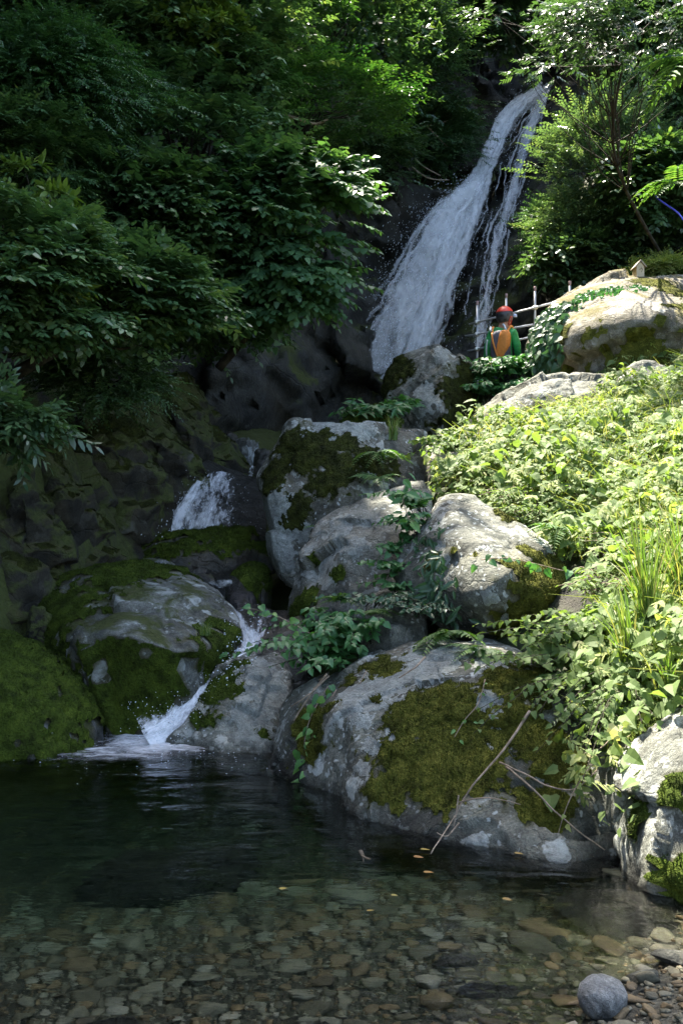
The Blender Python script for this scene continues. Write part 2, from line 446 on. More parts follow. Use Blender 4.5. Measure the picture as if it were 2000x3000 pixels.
def white_mat(name, su=7.0, sv=1.0, lo=0.42, hi=0.66, edge=0.5, body=0.0, col=(0.94, 0.96, 0.98)):
    t = NT(name)
    vec = t.n('CombineXYZ', {0: t.math('MULTIPLY', t.attr('fu'), su), 1: t.math('MULTIPLY', t.attr('fv'), sv), 2: t.attr('fs')})
    n = t.noise(1.0, 7, 0.66, 0.55, vec)
    vec2 = t.n('CombineXYZ', {0: t.math('MULTIPLY', t.attr('fu'), su * 4), 1: t.math('MULTIPLY', t.attr('fv'), sv * 6), 2: t.attr('fs')})
    n2 = t.noise(1.0, 4, 0.6, 0.3, vec2)
    d = t.math('ADD', t.math('MULTIPLY', n, 0.7), t.math('MULTIPLY', n2, 0.3))
    e = t.attr('fe')
    d = t.math('SUBTRACT', d, t.math('MULTIPLY', t.math('MULTIPLY', e, e), edge))
    d = t.math('ADD', d, t.math('ADD', t.attr('fd'), body))
    a = t.ramp(d, [(lo, 0.0), (hi, 1.0)])
    nb = t.bump(d, 0.6, 0.06)
    df = t.principled(col, 0.45, nb, 0.5)
    tl = t.n('BsdfTranslucent', {'Color': col})
    w = t.n('MixShader', {0: 0.35, 1: df, 2: tl})
    return t.surface(t.n('MixShader', {0: a, 1: t.n('BsdfTransparent'), 2: w}))
M['fall'] = white_mat('falling_water', 4.0, 0.7, 0.42, 0.74, 0.5)
M['veil'] = white_mat('water_veil', 2.6, 0.9, 0.40, 1.0, 0.5)
M['cascade'] = white_mat('cascade_water', 9.0, 2.6, 0.44, 0.62, 0.35)
M['foam'] = white_mat('pool_foam', 7.0, 18.0, 0.42, 0.70, 0.0)
def drop_mat():
    t = NT('water_drops')
    p = t.principled((0.8, 0.86, 0.93), 0.3, None, 0.5)
    return t.surface(t.n('MixShader', {0: 0.4, 1: p, 2: t.n('BsdfTranslucent', {'Color': (0.8, 0.86, 0.93)})}))
M['drops'] = drop_mat()
M['film'] = (lambda t: t.surface(t.principled((0.022, 0.021, 0.016), 0.42, t.bump(t.noise(9, 8, 0.65, 0.8), 1.0, 0.12), 0.5)))(NT('wet_film'))
M['pipe'] = plain_mat('galvanised_pipe', (0.5, 0.51, 0.53), 0.42, 0.5, 0.35, 0.1, 30)
M['pipe_cap'] = plain_mat('pipe_cap', (0.33, 0.22, 0.2), 0.6, 0.4, 0, 0.2, 60)
M['clamp'] = plain_mat('pipe_clamp', (0.6, 0.6, 0.55), 0.4, 0.5, 0.4)
M['helmet_red'] = plain_mat('helmet_red', (0.62, 0.05, 0.025), 0.35, 0.5, 0, 0.03)
M['helmet_black'] = plain_mat('helmet_black', (0.008, 0.008, 0.009), 0.5, 0.5, 0, 0.05)
M['helmet_grey'] = plain_mat('helmet_grey', (0.035, 0.037, 0.042), 0.5, 0.5, 0, 0.05)
M['jacket'] = plain_mat('green_jacket', (0.03, 0.33, 0.085), 0.5, 0.4, 0, 0.2, 22, 0.9)
M['trousers'] = plain_mat('dark_trousers', (0.03, 0.032, 0.038), 0.8, 0.3, 0, 0.2, 25, 0.5)
M['skin'] = plain_mat('skin', (0.42, 0.23, 0.15), 0.55, 0.4, 0, 0.08)
M['hair'] = plain_mat('black_hair', (0.012, 0.011, 0.010), 0.5, 0.4, 0, 0.2)
M['boots'] = plain_mat('boots', (0.06, 0.045, 0.035), 0.7, 0.3)
M['pack_orange'] = plain_mat('orange_nylon', (0.62, 0.22, 0.04), 0.6, 0.3, 0, 0.1, 25, 0.5)
M['pack_grey'] = plain_mat('grey_nylon', (0.075, 0.08, 0.1), 0.6, 0.3, 0, 0.12, 30, 0.5)
M['strap_white'] = plain_mat('white_webbing', (0.6, 0.66, 0.68), 0.7, 0.3)
M['lamp_lens'] = plain_mat('lamp_lens', (0.45, 0.55, 0.75), 0.15, 0.6)
M['ply'] = plain_mat('birdhouse_wood', (0.55, 0.45, 0.31), 0.7, 0.3, 0, 0.1, 12)
M['roof_board'] = plain_mat('roof_board', (0.36, 0.30, 0.24), 0.75, 0.3, 0, 0.2, 15)
M['ink'] = plain_mat('black_ink', (0.01, 0.01, 0.01), 0.6, 0.3)
M['hose'] = plain_mat('blue_hose', (0.12, 0.12, 0.62), 0.35, 0.5, 0, 0.05)
# ------------------------------------------------------------------ the ground of the gorge: one height field z(x, y)
G = [  # x, y, z
    # shore and pool bed
    (-4, -1, .3), (0, -1, .3), (4, -1, .5), (-3, 1.5, .22), (0, 1.5, .2), (3, 1.5, .3), (-2, 2.4, -.06), (0, 2.4, -.05), (1.2, 2.6, .12),
    (-1.4, 3.1, -.16), (-.5, 3.1, -.14), (.3, 3.1, -.10), (.72, 3.1, -.01), (1.0, 3.2, .045), (1.4, 3.3, .08), (1.3, 3.6, .0), (.8, 3.55, -.09),
    (-1.5, 3.8, -.34), (-.5, 3.8, -.31), (.5, 3.8, -.24), (1.1, 3.95, -.18),
    (-1.6, 4.6, -.68), (-.6, 4.6, -.6), (.4, 4.4, -.38), (1.2, 4.4, -.3), (-2.2, 5.6, -.8), (-1, 5.6, -1.0), (0, 5.6, -.75), (.6, 5.2, -.5),
    (-1.5, 6.4, -1.2), (-.5, 6.4, -.8), (-2.2, 7.0, -.7), (-1.5, 7.3, -1.0), (-.9, 7.3, -.5), (-1.3, 8.0, -.35),
    # left bank
    (-3.2, 5, .6), (-4.5, 4, 1.6), (-3.2, 6.5, .6), (-2.7, 7.4, .75), (-2.75, 8.1, 1.4), (-2.2, 8.9, 1.05), (-2.7, 8.8, 1.95), (-2.3, 9.6, 1.85), (-3.2, 8.4, 2.6),
    (-3, 10, 2.9), (-2.5, 11.3, 2.75), (-1.9, 10.3, 1.55), (-1.65, 11.4, 2.05), (-2.4, 12.4, 3.2), (-1.25, 12.3, 2.05), (-1.6, 13.2, 2.6), (-3.6, 12.5, 4.3), (-4, 9, 4.2), (-4.2, 7, 3.0), (-5.5, 9, 6.5), (-5, 13, 6.0),
    # stream
    (-.75, 8.4, .22), (-.85, 9.0, .55), (-.95, 9.7, .72), (-1.25, 10.3, 1.0), (-1.15, 10.9, 1.3), (-1.05, 11.6, 1.95), (-.75, 12.6, 2.05), (-.3, 14, 2.35), (.3, 16, 2.8), (.9, 18, 3.3), (1.2, 20, 3.6),
    # right bank
    (.2, 8.2, .55), (.6, 7.2, .35), (0, 9.3, .9), (.3, 10.2, 1.3), (.9, 9.4, 1.95), (.72, 8.4, 1.15), (.8, 10.4, 2.05), (1.8, 10.5, 2.42), (1.0, 12, 2.1), (3.77, 11, 3.0), (2.8, 11.8, 2.75),
    (1.3, 8.0, 1.3), (2.33, 8.5, 1.85), (2.9, 8.5, 2.0), (1.75, 7, 1.15), (2.1, 6.4, 1.15), (1.3, 6.1, .55), (1.62, 5.5, .72), (1.3, 5.3, .3), (1.75, 4.9, .62), (2.2, 4.4, .55), (1.5, 4.35, .05), (2.6, 5.2, 1.25), (1.05, 6.6, .55), (4, 5, 2.2), (5, 8, 3.0), (2.6, 3.2, .5),
    (2.3, 14.2, 2.75), (1.5, 14.5, 2.55), (3, 15, 3.0), (4, 14, 3.6), (5, 16, 4.5), (4, 18, 4.6), (7, 13, 5.5), (2.2, 16.5, 3.2), (1.0, 13.8, 2.3), (6, 10, 4.0),
]
G = np.array(G)
_gz = tps(G[:, :2], G[:, 2], 1e-2)
def ground_z(x, y, detail=True):
    q = np.stack([np.asarray(x, float).ravel(), np.asarray(y, float).ravel()], 1)
    z = _gz(q)
    if detail:
        p = np.column_stack([q, z])
        bank = sstep(-1.1, -2.0, q[:, 0]) * sstep(6.6, 7.6, q[:, 1])
        # tilted beds of rock that run down towards the stream
        s = np.column_stack([q[:, 0] * .9 + z * .6, q[:, 1] * .55, (z - q[:, 0] * .35) * 1.4])
        z = z + bank * (-.3 + .12 * facet(s * 1.15, 5) + .22 * fbm(s * 1.6, 5, 9) + .06 * fbm(p * 6, 4, 3))
        rest = (1 - bank) * sstep(.05, .4, z)
        z = z + rest * (.12 * fbm(p * 1.4, 4, 21) + .05 * fbm(p * 5, 3, 22)) + .012 * fbm(p * 7, 3, 23)
    return z
gx = np.arange(-7, 8.01, .075); gy = np.arange(-1, 21.01, .075)
XX, YY = np.meshgrid(gx, gy, indexing='ij')
ZZ = ground_z(XX, YY)
V = np.column_stack([XX.ravel(), YY.ravel(), ZZ])
bankm = sstep(.25, .6, V[:, 2]) * sstep(.4, -.6, V[:, 0])
tg = NT('gorge_ground')
# dry gravel by the pool, wet mossy bedrock on the left, soil on the right: one mesh per ground would leave seams, so three sheets of faces
Fg = grid_faces(len(gx), len(gy))
cz = V[Fg].mean(1)
is_bed = (cz[:, 1] < 8.3) & (cz[:, 2] < .28) & (cz[:, 0] > -3.2) & (cz[:, 0] < 1.75)
is_bank = ~is_bed & (cz[:, 0] < .1)
def sub_mesh(V, F):
    u, inv = np.unique(F, return_inverse=True)
    return V[u], inv.reshape(F.shape)
bed_obj = struct('stream_bed', *sub_mesh(V, Fg[is_bed]), M['bed'])
struct('rock_bank', *sub_mesh(V, Fg[is_bank]), M['bank_rock'])
struct('slope_ground', *sub_mesh(V, Fg[~is_bed & ~is_bank]), M['soil'])

# ------------------------------------------------------------------ the cliff: y(x, z)
C = [  # px, py, Y as seen, then free points (x, z, y)
    (1583, 271, 24), (1465, 352, 23.2), (1420, 474, 22), (1340, 585, 21), (1300, 757, 20), (1250, 930, 19.2), (1180, 1050, 18.7),
    (1534, 413, 22.6), (1500, 574, 21), (1440, 738, 19.4), (1420, 850, 18.6), (1400, 1000, 18.0),
    (1000, 600, 19), (1130, 620, 19.6), (900, 1000, 16), (750, 1150, 14.8), (1000, 1150, 16.5), (1000, 900, 17.2), (1400, 200, 23.6), (1250, 400, 21.5), (1100, 150, 21.5), (1150, 400, 20.6),
    (1500, 950, 17.6), (1620, 850, 17), (1650, 600, 18.2), (1750, 350, 20), (2000, 300, 18), (1900, 750, 15.8), (2100, 700, 15), (2000, 0, 20), (1700, 0, 24),
    (900, 300, 18.5), (700, 500, 16.5), (500, 300, 16.5), (0, 0, 15), (600, 900, 14.5), (0, 500, 13),
]
Cp = np.array([P(*c) for c in C])
free = np.array([(-3, 15, 19), (0, 16, 21.5), (3, 17, 24.5), (6, 14, 24), (9, 10, 17), (9, 5, 13), (-8, 10, 14), (-8, 18, 17), (0, 22, 23.5), (4, 22, 27), (9, 22, 27), (-8, 2.5, 10), (0, 2, 15.5), (4, 2, 16.8), (9, 2, 12), (-5, 22, 20)], float)
Csrc = np.vstack([Cp[:, [0, 2]], free[:, :2]]); Cval = np.concatenate([Cp[:, 1], free[:, 2]])
_cy = tps(Csrc, Cval, .02)
def cliff_y(x, z, detail=True):
    q = np.stack([np.asarray(x, float).ravel(), np.asarray(z, float).ravel()], 1)
    y = _cy(q)
    if detail:
        p = np.column_stack([q[:, 0] + .35 * q[:, 1], y * .5, q[:, 1] - .45 * q[:, 0]])
        y = y + .75 * facet(p * .55, 31) + .30 * facet(p * 1.5, 41) + .11 * facet(p * 3.4, 47) + .04 * facet(p * 7.5, 49) + .10 * fbm(p * 4, 4, 51)
    return y
cx = np.arange(-8, 8.51, .085); czz = np.arange(1.8, 21.01, .085)
XX, ZZ = np.meshgrid(cx, czz, indexing='ij')
YYc = cliff_y(XX, ZZ)
V = np.column_stack([XX.ravel(), YYc, ZZ.ravel()])
# the crest ends unevenly
struct('cliff', V, grid_faces(len(cx), len(czz)), M['cliff'])

# ------------------------------------------------------------------ the wooded hillside on the left, its unseen crest shaped to keep the sun off the gorge
def crest(y):
    return np.interp(y, [-4, 8, 11.5, 12.6, 14, 17.2, 19, 22], [11.0, 11.3, 11.8, 13.2, 15.8, 20.0, 23.0, 25.0])
hy = np.arange(-4, 22.01, .16); ht = np.linspace(0, 1, 90)
YY, TT = np.meshgrid(hy, ht, indexing='ij')
cr = crest(YY) + 1.0 * fbm(np.column_stack([YY.ravel() * .8, np.zeros(YY.size), np.zeros(YY.size)]), 3, 61).reshape(YY.shape)
ZZ = .5 + TT * (cr - .5)
XX = -3.6 - .16 * (ZZ - 3) - 1.3 * sstep(7, 2, YY) * 1.0
pp = np.column_stack([XX.ravel(), YY.ravel(), ZZ.ravel()])
XX = XX + (.5 * fbm(pp * .5, 4, 63) + .25 * facet(pp * .8, 65)).reshape(XX.shape)
struct('hillside', np.column_stack([XX.ravel(), YY.ravel(), ZZ.ravel()]), grid_faces(len(hy), len(ht)), M['soil'])

# ------------------------------------------------------------------ boulders
ROCKS = []
def hull_planes(pts):
    bm = bmesh.new()
    for p in pts: bm.verts.new(p)
    bmesh.ops.convex_hull(bm, input=list(bm.verts), use_existing_faces=False)
    vs = np.array([v.co[:] for v in bm.verts if v.link_faces])
    c = (vs.min(0) + vs.max(0)) / 2 * .5 + vs.mean(0) * .5
    pl = []
    for f in bm.faces:
        if f.calc_area() < 1e-6: continue
        n = np.array(f.normal[:]); h = float(n @ (np.array(f.verts[0].co[:]) - c))
        if h < 0: n, h = -n, -h
        h = max(h, .03)
        if any(n @ q[0] > .985 and abs(h - q[1]) < .08 for q in pl): continue
        pl.append((n, h))
    bm.free()
    return c, np.array([q[0] for q in pl]), np.array([q[1] for q in pl])

def rock_radius(c, N, H, d, p):
    a = np.maximum(d @ N.T, 0) / H[None]
    return 3.0 ** (1.0 / p) / np.maximum((a ** p).sum(1), 1e-9) ** (1.0 / p)

def fuzz(V, F, n, size, seed, N=None):
    """short upright moss shoots on a patch of surface"""
    r = np.random.default_rng(seed)
    a = V[F[:, 0]]; e1 = V[F[:, 1]] - a; e2 = V[F[:, 2]] - a
    ar = np.linalg.norm(np.cross(e1, e2), axis=1); fi = r.choice(len(F), n, p=ar / ar.sum())
    u = r.random((n, 2)); s = u.sum(1) > 1; u[s] = 1 - u[s]
    p = a[fi] + e1[fi] * u[:, :1] + e2[fi] * u[:, 1:]
    fn = nrm(np.cross(e1[fi], e2[fi]))
    d = nrm(fn + np.array([0, 0, .5]) + r.normal(0, .7, (n, 3)))
    t = nrm(np.cross(d, r.normal(0, 1, (n, 3))))
    h = size * r.uniform(.5, 1.3, (n, 1))
    V2 = np.stack([p - t * h * .2 - fn * .003, p + t * h * .2 - fn * .003, p + d * h], 1).reshape(-1, 3)
    return V2, np.arange(n * 3).reshape(-1, 3)

def rock_shape(pts, sub, p, amp, fac, seed):
    c, N, H = hull_planes(pts)
    D, F = ico(sub)
    r = rock_radius(c, N, H, D, p)
    V = c + D * r[:, None]
    size = np.linalg.norm(pts.max(0) - pts.min(0)) / 2
    nv = vnormals(V, F)
    q = V / size
    V = V + nv * (size * (amp * fbm(q * 2.2, 5, seed) + fac * facet(q * 2.0, seed + 3) + .4 * fac * facet(q * 5.0, seed + 9) + amp * .25 * fbm(q * 11, 4, seed + 5)))[:, None]
    return c, N, H, V, F, size

def boulder(name, label, pts, mat, sub=5, p=16, amp=.05, fac=.045, back=.9, down=0.0, moss=None, seed=None, group=None, cat='boulder', raw=False, lichen=None):
    seed = seed if seed is not None else len(ROCKS) * 13 + 3
    W = np.array([P(*q) for q in pts]) if not raw else np.asarray(pts, float)
    c0 = W.mean(0)
    B = c0 + (W - c0) * np.array([.82, .6, .86]) + np.array([0, back, 0])
    allp = [W, B]
    if down: allp += [W * [1, 1, 0] + [0, 0, W[:, 2].min() - down] + (c0 - W) * [.1, .1, 0]]
    pts = np.vstack(allp)
    c, N, H, V, F, size = rock_shape(pts, sub, p, amp, fac, seed)
    ROCKS.append((c, N, H, p))
    base = np.array([c[0], c[1], V[:, 2].min()])
    t = Thing(name, label, cat, base, group)
    halo = np.zeros(len(V))
    body = t.part('stone_body', V, F, M[mat])
    if moss:
        mm, blobs, up, thick = moss['mat'], moss.get('blobs', []), moss.get('up', None), moss.get('thick', .03)
        nv = vnormals(V, F)
        m = np.full(len(V), -1.0)
        for (bx, by, bY, br) in blobs:
            d = np.linalg.norm(V - P(bx, by, bY), axis=1)
            m = np.maximum(m, (1 - d / br) * .8)
        if up is not None:
            m = np.maximum(m, (nv[:, 2] - up) * 1.0)
        if 'side' in moss:
            m = np.maximum(m, nv @ nrm(np.array(moss['side'][0])) - moss['side'][1])
        ns = moss.get('noise', .42)
        m = m + ns * fbm(V * np.array(moss.get('aniso', (1, 1, 1))) * moss.get('ns', 5.0), 5, seed + 40, .7) + .5 * fbm(V * 17, 4, seed + 44, .7) - .04
        halo = np.clip(m + .35, 0, 1)
        keep = (m[F] > 0).all(1)
        if keep.sum() > 20:
            Vm, Fm = sub_mesh(np.column_stack([V, nv, m]), F[keep])
            mv = Vm[:, 6]
            Vs = Vm[:, :3] + Vm[:, 3:6] * (np.clip(mv * 3, 0, 1) * thick * (.45 + .75 * np.clip(.5 + fbm(Vm[:, :3] * 16, 3, seed), 0, 1)) - .003)[:, None]
            area = np.linalg.norm(np.cross(Vs[Fm[:, 1]] - Vs[Fm[:, 0]], Vs[Fm[:, 2]] - Vs[Fm[:, 0]]), axis=1).sum() / 2
            Vf, Ff = fuzz(Vs, Fm, int(min(34000,   .45 * area * moss.get('dens', 30000))), 1.4 * moss.get('fuzz', .011), seed)
            t.part('moss', *join([(Vs, Fm), (Vf, Ff)]), M[mm])
    if lichen:
        nv = vnormals(V, F); m = np.full(len(V), -1.0)
        for (bx, by, bY, br) in lichen:
            q = P(bx, by, bY); dq = nrm(q - np.array([0, 0, CAMZ]))
            w_ = V - np.array([0, 0, CAMZ]); al = w_ @ dq; d = np.linalg.norm(w_ - al[:, None] * dq, axis=1)
            m = np.maximum(m, np.where((nv @ dq < .1), (1 - d / br) * .8, -1))
        m = m + .42 * fbm(V * 9, 5, seed + 60, .7) + .3 * fbm(V * 26, 3, seed + 61, .7) - .1
        keep = (m[F] > 0).all(1)
        if keep.sum() > 8:
            Vm, Fm = sub_mesh(np.column_stack([V, nv, m]), F[keep])
            t.part('lichen', Vm[:, :3] + Vm[:, 3:6] * (.0015 + .004 * np.clip(Vm[:, 6:7] * 4, 0, 1)), Fm, M['lichen'], kind='stuff')
    a_ = body.data.attributes.new('halo', 'FLOAT', 'POINT'); a_.data.foreach_set('value', halo.astype(np.float32))
    return t

boulder('boulder', 'broad boulder rising from the pool with golden moss across its face', [
    (1040, 1962, 6.3), (1180, 1925, 6.35), (1400, 1920, 6.2), (1560, 1945, 5.95), (1700, 2010, 5.6), (1850, 2120, 5.3), (1000, 2085, 5.75), (1100, 2420, 5.1), (1650, 2540, 4.6), (1840, 2520, 4.7),
    (1330, 2000, 5.62), (1560, 2040, 5.45), (835, 2060, 6.6), (815, 2280, 6.25), (900, 2330, 5.9), (1720, 2250, 4.95), (1300, 2450, 4.95)], 'granite', 7, 40, .03, .04, 1.0, .9,
    {'mat': 'moss_gold', 'blobs': [(1250, 2080, 5.5, .36), (1200, 2200, 5.3, .30), (1330, 2180, 5.3, .36), (1330, 2280, 5.15, .22), (1500, 2000, 5.6, .26), (1560, 2120, 5.2, .30), (1620, 2200, 5.05, .22), (1100, 1950, 6.3, .22), (930, 2150, 6.1, .25), (1600, 2330, 4.9, .18)], 'noise': .75, 'ns': 6.5, 'thick': .022, 'fuzz': .010, 'dens': 45000},
    lichen=[(1222, 2312, 5.0, .055), (1450, 2070, 5.3, .13), (1460, 2130, 5.2, .10), (1440, 1960, 5.8, .12), (1230, 1950, 5.9, .16), (1120, 2000, 6, .2), (1050, 2060, 6, .16), (1090, 2190, 5.4, .07), (1580, 2275, 4.9, .05), (1430, 2200, 5.1, .06), (1060, 2250, 5.4, .06), (1300, 1935, 6, .12)])
boulder('boulder', 'pale lichen covered rock at the right edge of the pool', [
    (1850, 2120, 4.95), (1900, 2085, 5.05), (2050, 2060, 5.1), (1835, 2230, 4.65), (1832, 2330, 4.55), (1862, 2430, 4.42), (1925, 2530, 4.28), (1955, 2620, 4.1), (1995, 2665, 4.02), (2150, 2650, 3.9), (2150, 2200, 4.2), (2250, 2000, 5.3)],
    'pale_rock', 6, 26, .05, .07, .7, .4, {'mat': 'moss_green', 'blobs': [(1870, 2395, 4.4, .10), (1985, 2560, 4.1, .14), (2000, 2330, 4.3, .1), (1880, 2130, 4.8, .1)], 'noise': .5, 'ns': 9, 'thick': .025})
boulder('boulder', 'squat grey boulder with lichen and moss beside the foaming inflow', [
    (689, 1942, 7.6), (812, 1936, 7.5), (845, 2006, 7.2), (830, 2121, 6.9), (805, 2215, 6.6), (638, 2215, 6.55), (500, 2185, 6.8), (561, 2095, 7.2), (612, 2019, 7.5), (720, 2040, 6.95), (620, 2130, 6.75)],
    'pale_rock', 6, 26, .05, .07, .6, .4, {'mat': 'moss_green', 'blobs': [(640, 2030, 7.1, .2), (600, 2100, 6.85, .13), (790, 2140, 6.7, .10), (700, 1960, 7.4, .12)], 'noise': .5, 'ns': 8, 'thick': .025}, lichen=[(760, 1990, 7.1, .2), (800, 2040, 7, .15), (720, 2110, 6.8, .16), (760, 2160, 6.7, .14), (700, 2160, 6.7, .1)])
boulder('boulder', 'huge flat topped mossy boulder at the left of the stream', [
    (95, 1725, 8.8), (270, 1662, 9.0), (420, 1663, 9.2), (590, 1710, 8.9), (645, 1760, 8.5), (702, 1860, 7.9), (690, 1940, 7.75), (620, 2000, 7.6), (510, 2110, 7.75), (300, 2100, 7.75), (175, 1975, 7.75), (148, 1880, 7.75), (230, 1862, 7.35), (525, 1900, 6.95), (400, 1852, 7.0), (690, 1858, 7.7)],
    'streak_rock', 6, 26, .04, .035, .6, .3, {'mat': 'moss_green', 'side': ((-.1, -1, -.35), .5), 'blobs': [(220, 1700, 8.8, .55), (640, 1900, 7.5, .35), (430, 1690, 8.9, .5), (180, 1800, 8.0, .5), (330, 1740, 8.4, .3)], 'noise': .75, 'ns': 5, 'aniso': (.7, 2.4, 2.4), 'thick': .022, 'dens': 22000})
boulder('boulder', 'rounded boulder entirely under dark green moss at the left pool edge', [
    (-150, 1880, 7.2), (0, 1900, 7.2), (90, 1920, 7.1), (165, 1980, 7.0), (222, 2070, 6.9), (265, 2150, 6.8), (258, 2205, 6.7), (100, 2225, 6.45), (-100, 2230, 6.45), (0, 2000, 6.6), (-250, 2000, 7)],
    'mossy_rock', 6, 8, .03, .02, .6, .3, {'mat': 'moss_green', 'side': ((-.2, -.5, .8), .12), 'noise': .8, 'ns': 3.4, 'thick': .05, 'dens': 12000})
boulder('boulder', 'tall upright slab boulder splashed with white lichen above the stream', [
    (858, 1238, 9.65), (1000, 1243, 9.6), (1133, 1253, 9.75), (1250, 1265, 10.0), (1200, 1380, 9.5), (1250, 1720, 9.25), (778, 1440, 9.25), (803, 1600, 9.1), (850, 1718, 8.95), (1000, 1710, 8.9), (752, 1400, 9.75), (768, 1500, 9.65), (793, 1600, 9.6), (824, 1680, 9.55), (815, 1300, 9.6), (1000, 1450, 9.0)],
    'granite', 7, 44, .025, .04, 1.0, 0, {'mat': 'moss_dark', 'blobs': [(860, 1300, 9.4, .28), (800, 1390, 9.3, .22), (930, 1330, 9.3, .32), (990, 1390, 9.2, .3), (960, 1420, 9.1, .25), (880, 1500, 9.1, .18), (1020, 1300, 9.4, .2), (1090, 1340, 9.3, .25)], 'noise': .7, 'ns': 5.5, 'thick': .025},
    lichen=[(800, 1500, 9.1, .24), (810, 1570, 9.1, .22), (850, 1530, 9.1, .2), (850, 1465, 9.1, .1), (880, 1560, 9, .14), (830, 1620, 9.1, .16), (840, 1650, 9, .12), (885, 1280, 9.4, .13), (960, 1250, 9.5, .2), (1050, 1255, 9.6, .2), (940, 1335, 9.2, .06)])
boulder('boulder', 'slanting grey boulder leaning against the tall lichen slab', [
    (1245, 1403, 8.9), (1120, 1440, 8.8), (1026, 1494, 8.6), (940, 1566, 8.5), (893, 1640, 8.4), (868, 1700, 8.4), (852, 1800, 8.3), (990, 1612, 7.95), (903, 1810, 7.8), (1050, 1810, 7.65), (1265, 1600, 7.9), (1270, 1810, 7.65), (1150, 1560, 8.0)],
    'granite_b', 6, 40, .03, .05, .8, 0, {'mat': 'moss_green', 'blobs': [(880, 1760, 8.0, .2), (915, 1640, 8.25, .09), (990, 1680, 7.9, .08), (860, 1790, 8.1, .2)], 'noise': .5, 'ns': 8}, lichen=[(985, 1600, 8, .1), (965, 1650, 8, .08), (1040, 1600, 8, .12), (950, 1700, 8, .1), (905, 1680, 8.2, .07), (1000, 1540, 8.4, .12)])
boulder('boulder', 'rounded boulder with sunlit crown and mossy right flank on the bank', [
    (1306, 1451, 7.9), (1395, 1455, 7.9), (1446, 1503, 7.7), (1574, 1580, 7.5), (1657, 1650, 7.3), (1684, 1732, 7.1), (1640, 1838, 7.15), (1542, 1880, 7.2), (1395, 1876, 7.2), (1290, 1812, 7.15), (1180, 1722, 7.3), (1176, 1655, 7.4), (1215, 1547, 7.7), (1259, 1502, 7.8), (1500, 1690, 6.72), (1350, 1610, 6.98), (1450, 1780, 6.6)],
    'granite', 6, 16, .035, .028, .8, 0, {'mat': 'moss_gold', 'blobs': [(1590, 1720, 6.85, .36), (1540, 1800, 6.85, .28), (1470, 1830, 6.85, .14), (1620, 1660, 7.1, .18), (1550, 1640, 7.1, .12), (1480, 1520, 7.6, .12), (1390, 1640, 6.9, .06), (1270, 1650, 7.1, .08), (1580, 1780, 6.8, .16), (1330, 1610, 7, .06)], 'noise': .5, 'ns': 7, 'thick': .03}, lichen=[(1495, 1820, 6.8, .13), (1440, 1750, 6.7, .08), (1300, 1640, 7, .07)])
boulder('boulder', 'wedge of grey rock half hidden by ferns beneath the sunlit crown boulder', [
    (1074, 1765, 7.4), (1180, 1735, 7.4), (1255, 1790, 7.2), (1262, 1940, 6.9), (1083, 1935, 6.9), (1150, 1850, 6.8)], 'granite', 5, 16, .05, .06, .6, .3)
boulder('boulder', 'long dark moss backed boulder below the middle cascade', [
    (380, 1655, 10.0), (395, 1615, 10.1), (542, 1560, 10.2), (702, 1538, 10.2), (752, 1572, 10.0), (724, 1612, 9.8), (650, 1690, 9.6), (574, 1690, 9.6), (408, 1680, 9.7), (560, 1620, 9.55)],
    'wet_rock', 6, 12, .04, .05, .6, .15, {'mat': 'moss_green', 'up': .35, 'noise': .45, 'ns': 4, 'thick': .03, 'blobs': [(690, 1570, 9.9, .2)]})
boulder('boulder', 'small pale rock lying on the back of the huge mossy boulder', [
    (412, 1650, 9.3), (425, 1634, 9.35), (475, 1640, 9.35), (574, 1704, 9.1), (622, 1748, 8.9), (560, 1740, 8.85), (440, 1690, 9.0)], 'mossy_rock', 5, 14, .04, .05, .4, .1)
boulder('boulder', 'egg shaped boulder capped in bright green moss in mid stream', [
    (652, 1730, 9.2), (690, 1672, 9.35), (735, 1652, 9.4), (780, 1670, 9.35), (793, 1715, 9.3), (780, 1760, 9.2), (660, 1765, 9.1), (720, 1700, 8.98), (740, 1760, 9.0)],
    'wet_rock', 5, 8, .03, .02, .3, .2, {'mat': 'moss_green', 'up': .0, 'noise': .3, 'ns': 5, 'thick': .02})
boulder('boulder', 'wet black stone splitting the stream above the lower chute', [
    (664, 1790, 8.7), (675, 1745, 8.8), (710, 1733, 8.85), (742, 1750, 8.8), (748, 1800, 8.7), (700, 1815, 8.6), (705, 1770, 8.55)], 'dark_wet', 5, 10, .04, .03, .3, .15)
boulder('boulder', 'little mossy block tucked under the lichen slab', [
    (733, 1608, 9.9), (770, 1594, 9.95), (800, 1602, 9.9), (805, 1650, 9.8), (765, 1650, 9.8), (760, 1620, 9.7)], 'wet_rock', 4, 18, .03, .05, .3, .1, {'mat': 'moss_green', 'up': .3, 'noise': .3, 'thick': .02})
boulder('boulder', 'brown wet slab beside the white lower chute', [
    (885, 1815, 7.9), (800, 1840, 7.9), (735, 1915, 7.75), (712, 1955, 7.6), (880, 1960, 7.5), (900, 1880, 7.6)], 'wet_rock', 5, 18, .04, .06, .5, .3)
boulder('boulder', 'dark rock lip the stream pours over beneath the huge mossy boulder', [
    (560, 1990, 7.75), (600, 1965, 7.85), (640, 1975, 7.8), (640, 2030, 7.55), (575, 2040, 7.5)], 'wet_rock', 4, 14, .05, .06, .3, .3)
